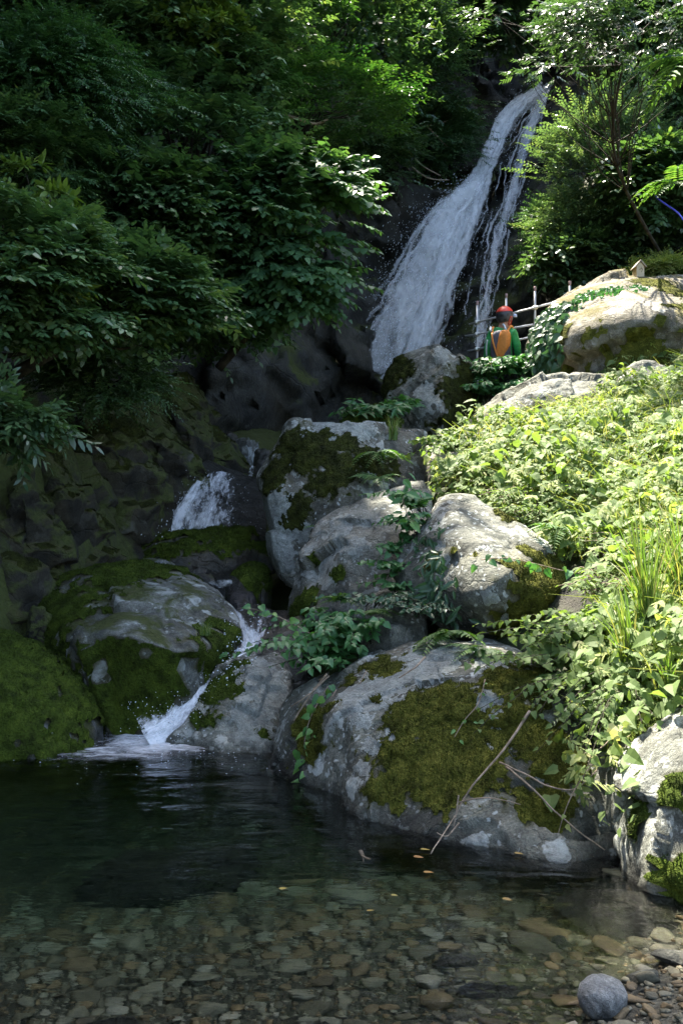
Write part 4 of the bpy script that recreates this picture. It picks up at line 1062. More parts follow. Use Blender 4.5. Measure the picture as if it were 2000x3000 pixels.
# right side
ltree('evergreen_tree', 'dark evergreen behind the tree in the top right corner', (1900, 300, 17.2), (1880, 60, 17.0, 220, 130, .8), 'alt', 'leaf_dark', 40, 40, .36, 144, r0=.08)
ltree('evergreen_tree', 'dark evergreen over the rocks right above the fall', (1560, 150, 23), (1520, 40, 22.4, 170, 90, .8), 'alt', 'leaf_dark', 30, 36, .42, 145, r0=.08)
ltree('broadleaf_tree', 'sunlit tree spreading over the top right corner', (1960, 790, 14.6), (1850, 60, 11.8, 260, 130, .5), 'altlance', 'leaf_tree', 30, 34, .19, 120, r0=.028, bark='bark', droop=.5, lean=(-.3, -.2, -.1), t0=.35, flat=.2, shell=.5, rcl=.5,
      extra=[(*PR(1480, 50, 12.4, 110, 40, .35), 7, 24), (*PR(1620, 195, 12.6, 110, 45, .35), 8, 24), (*PR(1700, 130, 12.4, 60, 40, .3), 4, 20)])
ltree('small_tree', 'slender tree with tiny glossy leaves behind the fence', (1790, 800, 16.0), (1765, 470, 16.0, 165, 190, .6), 'small', 'leaf_silver', 36, 46, .34, 121, r0=.04, bark='bark_pale', droop=.2, topb=.5, t0=.6, rcl=.45,
      extra=[(*PR(1670, 640, 15.9, 105, 90, .45), 16, 40), (*PR(1800, 660, 15.9, 80, 90, .4), 12, 36)])
ltree('shrub', 'dense shrub on the rock right of the waterfall foot', (1700, 840, 16), (1720, 770, 15.6, 130, 60, .5), 'alt', 'leaf_tree', 34, 30, .3, 122, r0=.03, cat='shrub', t0=.6)
ltree('shrub', 'green scrub covering the rock beside the right hand water stream', (1590, 760, 17.2), (1620, 690, 17.0, 60, 120, .4), 'fine', 'leaf_mid', 34, 36, .36, 123, r0=.03, cat='shrub')
ltree('shrub', 'shaded bush on the cliff at the right edge', (1960, 640, 15.2), (1930, 530, 15.0, 110, 130, .5), 'alt', 'leaf_dark', 34, 30, .34, 124, r0=.03, cat='shrub')
ltree('shrub', 'low sunlit bush behind the birdhouse', (1950, 812, 14.6), (1935, 790, 14.5, 75, 28, .4), 'fine', 'leaf_vine', 26, 36, .22, 125, r0=.02, cat='shrub')
ltree('shrub', 'leafy bush on the cliff ledge above the hose', (1800, 720, 16), (1860, 690, 15.7, 120, 70, .4), 'small', 'leaf_tree', 30, 34, .3, 126, r0=.02, cat='shrub')
ltree('evergreen_tree', 'shaded tree behind the slender tree on the right', (1850, 520, 17.5), (1880, 300, 17.4, 150, 130, .6), 'alt', 'leaf_dark', 22, 30, .36, 127, r0=.06)
ltree('shrub', 'ferny undergrowth on the ledge above the waterfall', (1290, 480, 21.4), (1260, 400, 21.0, 110, 100, .5), 'fine', 'leaf_mid', 36, 34, .45, 128, r0=.02, cat='shrub')
ltree('shrub', 'dark shrub below the gorge trees left of the fall', (1080, 520, 19.2), (1080, 430, 19.0, 110, 100, .5), 'small', 'leaf_dark', 30, 36, .45, 129, r0=.02, cat='shrub')

def thicket(name, label, bases, n, L, lf, lsize, mat, seed, lean=(0, 0, 0), spread=.6, nl=14, t0=.5, cat='shrub', arch=.55, sr=.004):
    """stems that rise from the ground and arch over, leaves set alternately along them"""
    r = np.random.default_rng(seed); bases = np.array([P(*b) for b in bases])
    tubes, pos, dirs, ups, szs = [], [], [], [], []
    for k in range(n):
        b = bases[int(r.integers(len(bases)))] + r.normal(0, .05, 3) * [1, 1, .2]
        az = r.uniform(0, 2 * np.pi); l = L * r.uniform(.45, 1.15)
        d0 = nrm(np.array([math.cos(az) * spread, math.sin(az) * spread - .15, 1.0]) + np.asarray(lean) + r.normal(0, .12, 3))
        hz = np.array([d0[0], d0[1], 0])
        t = np.linspace(0, 1, 9)[:, None]
        c = b + d0 * l * t + (hz * .8 - np.array([0, 0, arch])) * l * t ** 2.2
        c = c + .03 * l * np.column_stack([fbm(c * 6, 2, seed), fbm(c * 6, 2, seed + 1), fbm(c * 6, 2, seed + 2)])
        tubes.append(tube(c, [sr, sr * .4], 4))
        m = max(4, int(nl * l / L))
        for j in range(m):
            u = .22 + .78 * (j + .5) / m; i = min(7, int(u * 8)); f = u * 8 - i
            q = c[i] * (1 - f) + c[i + 1] * f; tg = nrm(c[i + 1] - c[i])
            sd = nrm(np.cross(tg, [0, 0, 1.0]) + 1e-6) * (1 if j % 2 else -1)
            pos.append(q + sd * .01); dirs.append(sd * .9 + tg * .45 + np.array([0, -.1, -.25]) + r.normal(0, .3, 3))
            ups.append(np.array([0, -.3, 1.0]) + r.normal(0, .35, 3)); szs.append(lsize * r.uniform(.55, 1.2) * (1.1 - .5 * u))
    pos, dirs, ups, szs = map(np.array, (pos, dirs, ups, szs))
    keep = ~inside_rocks(pos, 1.0)
    o = Thing(name, label, cat, bases[0])
    o.part('stems', *join(tubes), M['twig' if cat == 'weeds' else 'bark'], kind='stuff')
    V, F, tn = scatter(one_leaf(lf), pos[keep], dirs[keep], ups[keep], szs[keep], seed + 1, t0)
    o.part('leaves', V, F, M[mat], attr={'tint': tn}, smooth=False, kind='stuff')
    return o
thicket('leafy_bush', 'leafy green bush in front of the hiker', [(1400, 1180, 13.1), (1440, 1180, 13.0), (1480, 1170, 13.1), (1420, 1120, 13.2), (1470, 1110, 13.2), (1500, 1110, 13.1)], 80, .62, OVATE, .17, 'leaf_fresh', 130, spread=.45, nl=16, t0=.35)
thicket('leafy_bush', 'broad leaved shrub left of the waterfall boulder', [(1130, 1240, 12.3), (1100, 1230, 12.2), (1060, 1235, 12.2), (1165, 1235, 12.3)], 26, .62, LANCE, .24, 'leaf_fresh', 131, lean=(-.2, -.1, 0), spread=.6, nl=13, t0=.3)
thicket('vine_shrub', 'bright leafy shrub leaning over the stream below the slanting boulder', [(1010, 1960, 6.75), (1000, 1900, 6.8), (960, 1920, 6.7), (1040, 1880, 6.9)], 42, .50, HEART, .092, 'leaf_fresh', 132, lean=(-.45, -.25, .1), spread=.55, nl=18, t0=.55)
thicket('vine_shrub', 'tall weeds with heart shaped leaves between the grey boulders', [(1200, 1760, 7.35), (1210, 1700, 7.5), (1190, 1640, 7.6), (1210, 1580, 7.7), (1225, 1500, 7.8)], 44, .40, HEART, .10, 'leaf_fresh', 133, lean=(-.35, -.15, .3), spread=.4, nl=13, t0=.25)
thicket('leafy_bush', 'low dark leaved bush in the gap under the sunlit crown boulder', [(1080, 1770, 7.0), (1130, 1775, 7.0), (1190, 1780, 7.0), (1230, 1800, 6.9)], 46, .24, OVATE, .07, 'leaf_mid', 134, spread=.7, nl=13, t0=.5)
thicket('leafy_bush', 'sunlit leafy shrub spilling over the right of the pool boulder', [(1680, 1960, 5.75), (1620, 1950, 5.8), (1740, 1940, 5.75), (1700, 1880, 5.9), (1780, 1900, 5.8), (1640, 1890, 5.95)], 70, .42, HEART, .088, 'leaf_vine', 135, lean=(-.35, -.2, .1), spread=.55, nl=14, t0=.45)
thicket('leafy_bush', 'sunlit weeds in the upper part of the vine slope beside the flat rock', [(1380, 1400, 9.0), (1440, 1420, 8.9), (1500, 1410, 8.9), (1560, 1420, 8.8), (1620, 1400, 8.9), (1470, 1350, 9.2)], 90, .42, LANCE, .105, 'leaf_vine', 136, spread=.45, nl=18, t0=.5)
thicket('leafy_bush', 'sprigs of pale leaves standing at the edge of the ledge boulder', [(1480, 1290, 10.7), (1510, 1270, 10.7), (1460, 1260, 10.8)], 12, .62, OVATE, .13, 'leaf_new', 137, spread=.35, nl=9, t0=.5)
thicket('weeds', 'weeds standing in the lower vine slope by the tall grass', [(1750, 1750, 6.6), (1850, 1760, 6.5), (1950, 1720, 6.5), (1900, 1650, 6.9), (1800, 1620, 7.1)], 70, .42, LANCE, .085, 'leaf_vine', 140, cat='weeds', spread=.5, nl=14, t0=.6)
thicket('weeds', 'weeds standing across the middle of the vine slope', [(1600, 1480, 8.3), (1700, 1450, 8.4), (1800, 1440, 8.4), (1900, 1420, 8.3), (1980, 1450, 8.2), (1750, 1350, 9), (1900, 1320, 9)], 90, .40, OVATE, .08, 'leaf_vine', 141, cat='weeds', spread=.5, nl=15, t0=.6)
thicket('weeds', 'weeds standing on the upper vine slope below the largest boulder', [(1650, 1260, 10.2), (1750, 1240, 10.3), (1850, 1200, 10.5), (1950, 1190, 10.6), (1800, 1160, 11)], 80, .42, LANCE, .10, 'leaf_vine', 142, cat='weeds', spread=.5, nl=15, t0=.65)
thicket('weeds', 'trailing weeds over the right shoulder of the crown boulder', [(1500, 1470, 8.1), (1560, 1520, 8.0), (1640, 1560, 7.8), (1700, 1610, 7.6)], 30, .26, LANCE, .075, 'leaf_vine', 143, cat='weeds', lean=(-.2, -.2, 0), spread=.6, nl=14, t0=.55)

thicket('trailing_vine', 'vines spilling down over the dark hollow right of the pool boulder', [(1760, 1980, 5.5), (1800, 2000, 5.4), (1850, 2010, 5.35), (1720, 1970, 5.6), (1890, 2050, 5.2)], 46, .5, HEART, .07, 'leaf_vine', 146, lean=(-.2, -.5, -.55), spread=.5, nl=16, t0=.4, arch=.8)
thicket('trailing_vine', 'vines hanging over the edge of the flat rock and brown block', [(1300, 1330, 9.6), (1360, 1320, 9.5), (1420, 1330, 9.4), (1330, 1300, 9.9)], 44, .42, HEART, .085, 'leaf_vine', 147, lean=(-.35, -.35, -.2), spread=.5, nl=13, t0=.5, arch=.7)
thicket('trailing_vine', 'vines creeping over the upper right of the crown boulder', [(1560, 1520, 7.9), (1640, 1570, 7.7), (1720, 1640, 7.4), (1760, 1720, 7.2)], 24, .3, OVATE, .065, 'leaf_vine', 148, lean=(-.4, -.35, -.1), spread=.5, nl=13, t0=.5, arch=.7)

# unseen tall trees added to cast shade into the gorge; one built, the others copies
SH = [(-2.9, 8.3, 12.4), (-3.35, 10.3, 12.4), (-3.75, 12.2, 12.4), (-3.1, 14.2, 12.6), (-2.6, 16.8, 13.2), (-4.9, 15.6, 13.2)]
tp, td, tcl = crown_points((0, 0, 0), (1.9, 1.9, 1.6), 50, 22, 150, shell=.2, front=.5)
rr_ = np.random.default_rng(151)
tV, tF, tT = scatter(SP['whorl'], tp, td, UP + rr_.normal(0, .3, (len(tp), 3)), .55 * rr_.uniform(.7, 1.2, len(tp)), 152)
tall_crown = make_mesh('crown', tV, tF, M['leaf_dark'], False, {'tint': tT})
tall_trunk = make_mesh('trunk', *limbs((-1.9, 0, -6.6), (0, 0, -.3), tcl, .16, 153), M['bark'])
LB = ['unseen shade tree highest on the slope above the drooping tree', 'unseen shade tree above the top left corner', 'unseen shade tree above the pale whorled evergreen', 'unseen shade tree above the maples', 'unseen shade tree above the dark head of the gorge', 'unseen shade tree farthest back in the left wood']
SH.append((4.2, 20.0, 14.6)); LB.append('unseen shade tree on the cliff above the slender tree')  # added out of view to keep the sun off the slender tree
for k, (x, y, z) in enumerate(SH):
    o = tag(link('shade_tree', None, None, (x, y, z)), LB[k], 'tree', 'unseen trees added to shade the gorge')
    tk = link('trunk', tall_trunk, o); tk.rotation_euler = (0, 0, math.pi if x > 2 else 0); c_ = link('crown', tall_crown, o); c_.rotation_euler = (0, 0, k * 1.3); c_['kind'] = 'stuff'

# ------------------------------------------------------------------ vines that cover the sunlit slope
def slope_left(y):
    return np.interp(y, [3.6, 4.4, 5, 6, 7, 8, 9, 9.6, 10, 10.4, 11, 11.5, 12.5], [2.1, 1.6, 1.32, 1.55, 1.92, 1.25, .95, 1.0, 1.35, 1.8, 2.5, 2.9, 3.4])
def cover(name, label, n, tpl, mat, size, seed, yr=(3.7, 12.4), hmax=.3, t0=.5, dens=None, right=5.4):
    r = np.random.default_rng(seed)
    y = r.uniform(*yr, n * 2); x = r.uniform(.8, right, n * 2)
    keep = (x > slope_left(y) + r.normal(0, .08, n * 2)) & (x < .36 * y + 1.5)
    x, y = x[keep][:n], y[keep][:n]
    z = ground_z(x, y)
    e = .05
    gxn = -(ground_z(x + e, y, False) - ground_z(x - e, y, False)) / (2 * e); gyn = -(ground_z(x, y + e, False) - ground_z(x, y - e, False)) / (2 * e)
    N = nrm(np.column_stack([gxn, gyn, np.ones_like(x)]))
    mound = np.clip(.5 + .9 * fbm(np.column_stack([x * 1.6, y * 1.6, z]), 3, 77), 0, 1)
    h = (.03 + hmax * mound * r.random(len(x)) ** .8)
    pos = np.column_stack([x, y, z]) + N * h[:, None]
    keep = ~inside_rocks(pos, 1.0)
    if dens is not None: keep &= r.random(len(x)) < dens(x, y)
    pos, N = pos[keep], N[keep]; n = len(pos)
    a = r.uniform(0, 2 * np.pi, n)
    dirs = np.column_stack([np.cos(a), np.sin(a) - .5, -.35 + r.normal(0, .25, n)])
    up = nrm(N * .8 + UP * .5 + np.array([-.15, -.25, 0]) + r.normal(0, .38, (n, 3)))
    V, F, tn = scatter(tpl, pos, dirs, up, size * np.exp(np.clip(r.normal(0, .3, n), -.8, .4)), seed + 1, t0)
    o = solo(name, label, 'vine', V, F, M[mat], kind='stuff', smooth=False, attr={'tint': tn})
    return o
cover('vine_cover', 'mass of small sunlit leaves carpeting the right hand slope', 22000, one_leaf(OVATE4), 'leaf_vine', .06, 201, hmax=.34)
cover('vine_cover', 'larger lobed vine leaves spread over the sunlit slope', 6800, one_leaf(HEART), 'leaf_vine', .085, 202, hmax=.44, t0=.55)
cover('vine_cover', 'narrow pointed weed leaves standing up among the sunlit vines', 3500, SP['altlance'], 'leaf_vine', .12, 203, hmax=.48, t0=.45)
cover('vine_cover', 'tiny leaved ground creeper on the upper sunlit slope', 4200, SP['fine'], 'leaf_vine', .10, 204, yr=(7.5, 12.3), hmax=.16, t0=.6)

def dry_stems(n, seed):
    r = np.random.default_rng(seed)
    y = r.uniform(4.8, 11.8, n * 3); x = r.uniform(.9, 4.2, n * 3); k = (x > slope_left(y) + .05) & (x < .36 * y + .2); x, y = x[k][:n], y[k][:n]; n = len(x)
    b = np.column_stack([x, y, ground_z(x, y)]); l = r.uniform(.18, .5, n)[:, None]
    d = nrm(np.column_stack([r.normal(0, .45, n), r.normal(-.15, .4, n), np.ones(n)])); sd = nrm(np.cross(d, r.normal(0, 1, (n, 3)))) * .0032
    e = b + d * l + np.column_stack([d[:, 0], d[:, 1], -.5 * np.ones(n)]) * l * .45; m = b + d * l * .55
    V = np.stack([b - sd, b + sd, m - sd, m + sd, e - sd * .4, e + sd * .4], 1).reshape(-1, 3)
    F = (np.array([[0, 1, 3, 2], [2, 3, 5, 4]])[None] + (np.arange(n) * 6)[:, None, None]).reshape(-1, 4)
    solo('dry_stems', 'dry straw coloured stems scattered through the sunlit vines', 'grass', V, F, M['grass'], kind='stuff', attr={'tint': np.repeat(r.uniform(.55, 1, n), 6)})
dry_stems(3200, 205)

# ivy over the left end of the largest boulder
def ivy_on(name, label, rock, cpx, n, size, mat, seed, tpl, t0=.35):
    c, N, H, p = ROCKS[rock]
    r = np.random.default_rng(seed)
    tp_ = np.concatenate([P(a, b, Y) + r.normal(0, s, (n, 3)) for a, b, Y, s in cpx])
    d = nrm(tp_ - c)
    q = c + d * (rock_radius(c, N, H, d, p) + r.uniform(.005, .07, len(d)))[:, None]
    dirs = np.column_stack([r.normal(0, .5, len(q)), -np.abs(r.normal(.1, .2, len(q))), -np.abs(r.normal(.6, .3, len(q)))])
    V, F, tn = scatter(tpl, q, dirs, nrm(d + np.array([0, -.2, .4]) + r.normal(0, .3, d.shape)), size * np.exp(r.normal(0, .25, len(q))), seed + 1, t0)
    return solo(name, label, 'vine', V, F, M[mat], attr={'tint': tn}, smooth=False, kind='stuff')
big_i = [i for i, o in enumerate([1] * len(ROCKS))]
ivy_on('ivy', 'curtain of dark ivy on the left end of the largest boulder', 17, [(1570, 960, 12.7, .16), (1550, 1040, 12.7, .16), (1590, 1000, 12.5, .14), (1545, 1090, 12.6, .14), (1600, 930, 12.8, .14)], 190, .11, 'leaf_mid', 211, one_leaf(HEART), .5)
ivy_on('creeper', 'thin creeper lines across the sunlit back of the largest boulder', 17, [(a, b, 12.9, .035) for a, b in [(1620 + 22 * k, 905 - 2.2 * k) for k in range(12)] + [(1680 + 22 * k, 852 - 1.2 * k + .25 * k * k) for k in range(10)]], 16, .05, 'leaf_fresh', 213, one_leaf(HEART), .7)
ivy_on('creeper', 'creeper with hanging pointed leaves on the left face of the sunlit crown boulder', 7, [(1240 + 10 * k, 1620 + 22 * k, 7.0, .07) for k in range(8)] + [(1250, 1580, 7.3, .05), (1300, 1560, 7.3, .05)], 17, .085, 'leaf_mid', 215, one_leaf(LANCE), .5)
# ------------------------------------------------------------------ falling water
def flow_sheet(path, ns, nt, seed, bulge=.12, off=0.0, dens=(0, 0), rough=.05):
    """path rows: px, py, Y, width px"""
    p = np.array([P(a, b, Y) for a, b, Y, w in path]); w = np.array([w_ * Y / FPX for _, _, Y, w_ in path])
    c = smooth_path(p, ns); ww = np.interp(np.linspace(0, len(w) - 1, ns), np.arange(len(w)), w)
    t = nrm(np.gradient(c, axis=0)); cr = nrm(np.cross(t, np.array([0, 1.0, 0])))
    ln = np.concatenate([[0], np.cumsum(np.linalg.norm(np.diff(c, axis=0), axis=1))])
    u = np.linspace(-1, 1, nt)
    V = c[:, None] + cr[:, None] * (u[None, :, None] * ww[:, None, None] / 2)
    V[:, :, 1] -= off + bulge * (1 - u[None] ** 2) * ww[:, None]
    V = V.reshape(-1, 3)
    V = V + rough * np.column_stack([fbm(V * 3, 3, seed), fbm(V * 3, 3, seed + 1), fbm(V * 3, 3, seed + 2)])
    at = {'fu': (u[None] * ww[:, None] / 2).ravel(), 'fv': np.repeat(ln, nt), 'fe': np.abs(np.tile(u, ns)), 'fs': np.full(ns * nt, seed * 3.7), 'fd': np.repeat(np.linspace(dens[0], dens[1], ns), nt)}
    return V, grid_faces(ns, nt), at

OCT = (np.array([(1, 0, 0), (-1, 0, 0), (0, 1, 0), (0, -1, 0), (0, 0, 1), (0, 0, -1)], float), np.array([(0, 2, 4), (2, 1, 4), (1, 3, 4), (3, 0, 4), (2, 0, 5), (1, 2, 5), (3, 1, 5), (0, 3, 5)]))
def drops(path, n, seed, spread=.5, size=(.006, .02), stretch=2.0, bias=0.0, front=.3, tpow=1.0):
    r = np.random.default_rng(seed)
    p = np.array([P(a, b, Y) for a, b, Y, w in path]); w = np.array([w_ * Y / FPX for _, _, Y, w_ in path])
    t = r.random(n) ** tpow * (len(p) - 1); i = np.clip(t.astype(int), 0, len(p) - 2); f = (t - i)[:, None]
    c = p[i] * (1 - f) + p[i + 1] * f; ww = w[i] * (1 - f[:, 0]) + w[i + 1] * f[:, 0]
    d = nrm(p[i + 1] - p[i]); cr = nrm(np.cross(d, np.array([0, 1.0, 0])))
    c = c + cr * (ww * (r.normal(0, spread, n) + bias))[:, None] + np.column_stack([np.zeros(n), -np.abs(r.normal(0, front, n)), r.normal(0, .03, n)])
    s = np.exp(r.uniform(np.log(size[0]), np.log(size[1]), n))
    x, y, z = basis(d + r.normal(0, .15, (n, 3)), np.tile([0, -1.0, .1], (n, 1)))
    V = OCT[0]
    W = c[:, None] + s[:, None, None] * (V[None, :, :1] * x[:, None] * stretch + V[None, :, 1:2] * y[:, None] + V[None, :, 2:3] * z[:, None])
    F = (OCT[1][None] + (np.arange(n) * 6)[:, None, None]).reshape(-1, 3)
    return W.reshape(-1, 3), F

fall = Thing('waterfall', 'tall white waterfall pouring down the dark cliff', 'waterfall', P(1200, 1080, 18.4))
main = [(1590, 268, 23.6, 50), (1530, 305, 23.2, 75), (1478, 360, 22.7, 75), (1448, 425, 22.0, 62), (1420, 490, 21.3, 66), (1385, 560, 20.6, 100), (1345, 640, 20.0, 150), (1310, 740, 19.4, 130), (1278, 840, 18.9, 125), (1245, 940, 18.5, 130), (1208, 1060, 18.2, 140), (1195, 1120, 18.1, 150)]
left = [(1385, 560, 20.4, 60), (1320, 620, 20.0, 110), (1270, 700, 19.5, 150), (1222, 800, 19.0, 170), (1175, 900, 18.5, 180), (1132, 1000, 18.1, 190), (1100, 1090, 17.9, 190)]
right = [(1590, 275, 23.5, 30), (1572, 330, 23.0, 55), (1540, 405, 22.3, 62), (1520, 480, 21.6, 58), (1498, 570, 20.8, 45), (1470, 660, 20.0, 48), (1447, 735, 19.4, 52), (1433, 800, 18.9, 40), (1418, 900, 18.3, 30), (1400, 1010, 17.8, 40)]
for k, (pth, off, dn) in enumerate([(main, .05, (.25, .17)), (main, .22, (.09, .05))]):
    V, F, at = flow_sheet(pth, 160, 26, 11 + k, off=off, dens=dn, rough=.06)
    fall.part('main_stream', V, F, M['fall'], attr=at)
for k, off in enumerate((.1, .3, .5)):
    V, F, at = flow_sheet(left, 100, 26, 21 + k, off=off, dens=(.16, .04), rough=.14)
    fall.part('side_veil', V, F, M['veil'], attr=at)
rs = np.random.default_rng(19)
def strand(path, f0, f1, w0, w1, seed, off, dn, i0=0, i1=None):
    q = path[i0:i1]; n_ = len(q); out = []
    for i, (a, b, Y, w) in enumerate(q):
        t = i / max(1, n_ - 1); f = f0 + (f1 - f0) * t + rs.normal(0, .05)
        out.append((a + f * w, b + rs.normal(0, 4), Y, w0 + (w1 - w0) * t))
    V, F, at = flow_sheet(out, 120, 9, seed, off=off, dens=dn, rough=.07)
    fall.part('strand', V, F, M['fall'], attr=at)
for k in range(9):
    f = -.5 + 1.0 * k / 8
    strand(main, f * .5, f + rs.normal(0, .06), 16, 40 + 25 * rs.random(), 101 + k, .12 + .3 * rs.random(), (.06, .02 + .08 * rs.random()))
for k in range(10):
    strand(left, -.3 + .07 * k, -.62 + .13 * k, 16, 38, 121 + k, .2 + .3 * rs.random(), (.10, -.02))
for k in range(5):
    f = -.7 + 1.4 * k / 4
    strand(right, f * .4, f, 12, 20, 131 + k, .1 + .15 * rs.random(), (.06, .0))
mid = [(1560, 320, 23.0, 30), (1520, 400, 22.4, 40), (1488, 470, 21.6, 46), (1470, 540, 21.0, 50), (1455, 620, 20.4, 50), (1425, 720, 19.5, 60), (1400, 830, 18.8, 70), (1385, 930, 18.3, 70)]
for k in range(4):
    strand(mid, -.5 + .3 * k, -1.0 + .6 * k, 9, 16, 141 + k, .1, (.0, -.05))
for k, off in enumerate((.05, .16)):
    V, F, at = flow_sheet(right, 140, 18, 31 + k, off=off, dens=(.08, .02), rough=.08)
    fall.part('right_stream', V, F, M['fall'], attr=at)
V, F = join([drops(main, 1600, 41, .36, (.003, .008), 4), drops(left, 4200, 42, .36, (.003, .009), 3), drops(right, 900, 43, .4, (.004, .009), 2.5), drops(left, 900, 44, .55, (.003, .008), 1.5, .15, .4, .7)])
fall.part('spray', V, F, M['drops'], kind='stuff')

casc = Thing('cascade', 'middle cascade fanning out over a dark ledge in the stream', 'cascade', P(600, 1600, 10.4))
fan = [(655, 1385, 11.1, 90), (640, 1425, 10.9, 170), (622, 1465, 10.7, 210), (605, 1520, 10.5, 250), (600, 1590, 10.32, 260)]
lft = [(592, 1415, 10.9, 30), (562, 1460, 10.65, 46), (533, 1510, 10.45, 56), (508, 1560, 10.3, 66), (480, 1590, 10.2, 70)]
for k, off in enumerate((.06, .14)):
    V, F, at = flow_sheet(fan, 60, 30, 51 + k, .05, off, (-.03, .03), .03)
    casc.part('water_fan', V, F, M['cascade'], attr=at)
V, F, at = flow_sheet(lft, 50, 12, 55, .1, .12, (.1, .16), .04)
casc.part('water_chute', V, F, M['cascade'], attr=at)
V, F = join([drops(lft, 160, 56, .4, (.003, .006)), drops(fan, 200, 57, .35, (.002, .005))])
casc.part('spray', V, F, M['drops'], kind='stuff')
V, F, at = flow_sheet([(680, 1370, 11.35, 140), (665, 1400, 11.15, 190), (645, 1450, 10.9, 270), (625, 1530, 10.62, 310), (620, 1600, 10.42, 320)], 50, 30, 58, .04, 0.0, (0, 0), .06)
casc.part('wet_ledge', V, F, M['film'])
V, F, at = flow_sheet([(742, 1365, 11.8, 26), (735, 1400, 11.5, 34), (715, 1440, 11.1, 30)], 24, 8, 59, .1, .1, (.0, .0), .02)
casc.part('water_thread', V, F, M['cascade'], attr=at)

ch = Thing('cascade', 'lower chute of white water squeezed beside the huge mossy boulder', 'cascade', P(720, 1930, 7.8))
cp = [(683, 1795, 8.35, 28), (705, 1832, 8.12, 60), (730, 1868, 7.92, 84), (735, 1900, 7.78, 90), (715, 1930, 7.66, 74), (690, 1952, 7.58, 60), (655, 1965, 7.52, 54)]
for k, off in enumerate((.02, .07)):
    V, F, at = flow_sheet(cp, 50, 14, 61 + k, .12, off, (.12, .16), .03)
    ch.part('white_water', V, F, M['cascade'], attr=at)
V, F, at = flow_sheet([(790, 1790, 8.3, 90), (765, 1830, 8.15, 90), (750, 1870, 8.0, 60), (740, 1900, 7.9, 50)], 30, 14, 63, .1, .0, (-.06, .02), .04)
ch.part('side_water', V, F, M['cascade'], attr=at)
ch.part('spray', *drops(cp, 260, 64, .5, (.003, .009), 1.4), M['drops'], kind='stuff')
V, F, at = flow_sheet([(800, 1770, 8.6, 170), (780, 1830, 8.2, 190), (740, 1930, 7.85, 170), (690, 1985, 7.65, 140)], 40, 22, 65, .03, -.03, (0, 0), .08)
ch.part('wet_ledge', V, F, M['film'])

lo = Thing('cascade', 'last little fall of foam spilling into the pool', 'cascade', P(480, 2190, 6.8))
lp = [(650, 1962, 7.5, 44), (610, 2005, 7.3, 46), (572, 2048, 7.14, 70), (530, 2095, 7.02, 110), (490, 2130, 6.93, 150), (450, 2160, 6.85, 190)]
l2 = [(552, 2020, 7.45, 28), (535, 2055, 7.3, 26), (525, 2100, 7.12, 36), (510, 2140, 6.95, 60)]
for k, (pt, off) in enumerate(((lp, .02), (lp, .06), (l2, .03))):
    V, F, at = flow_sheet(pt, 50, 14, 71 + k, .14, off, (.04, .12), .025)
    lo.part('white_water', V, F, M['cascade'], attr=at)
lo.part('spray', *join([drops(lp, 300, 74, .45, (.002, .005), 1.3), drops([(520, 2120, 7.0, 50), (500, 2150, 6.9, 80)], 160, 76, .35, (.0015, .004), 1.5, 0, .03), drops(l2, 140, 75, .6, (.002, .005), 1.3)]), M['drops'], kind='stuff')
# foam lying on the pool
fx = np.linspace(-2.15, -.55, 110); fy = np.linspace(5.9, 7.75, 110)
XX, YY = np.meshgrid(fx, fy, indexing='ij')
cxf, cyf = -1.22, 7.02
rx_ = XX - cxf; ry_ = YY - cyf
d = np.hypot(rx_ / np.where(rx_ < 0, .46, .22), (ry_ - .25 * rx_) / .42)
wob = fbm(np.column_stack([XX.ravel() * 2.2, YY.ravel() * 4.5, np.zeros(XX.size)]), 4, 97).reshape(XX.shape)
dens = .20 - .27 * d + .30 * wob + .22 * np.exp(-((rx_ - .2) ** 2 + (ry_ - .15) ** 2) / .05)
pz = np.column_stack([XX.ravel() * 5, YY.ravel() * 8, np.zeros(XX.size)])
Z = .006 + .07 * np.clip(dens.ravel() + .1, 0, .4) * (1 + 1.2 * fbm(pz, 4, 91)) + .02 * np.clip(dens.ravel(), 0, 1) * fbm(pz * 3, 3, 92)
V = np.column_stack([XX.ravel(), YY.ravel(), Z])
lo.part('foam', V, grid_faces(110, 110), M['foam'], attr={'fu': XX.ravel(), 'fv': YY.ravel(), 'fe': np.zeros(XX.size), 'fs': np.full(XX.size, 2.2), 'fd': np.clip(dens.ravel(), -.5, .3)})
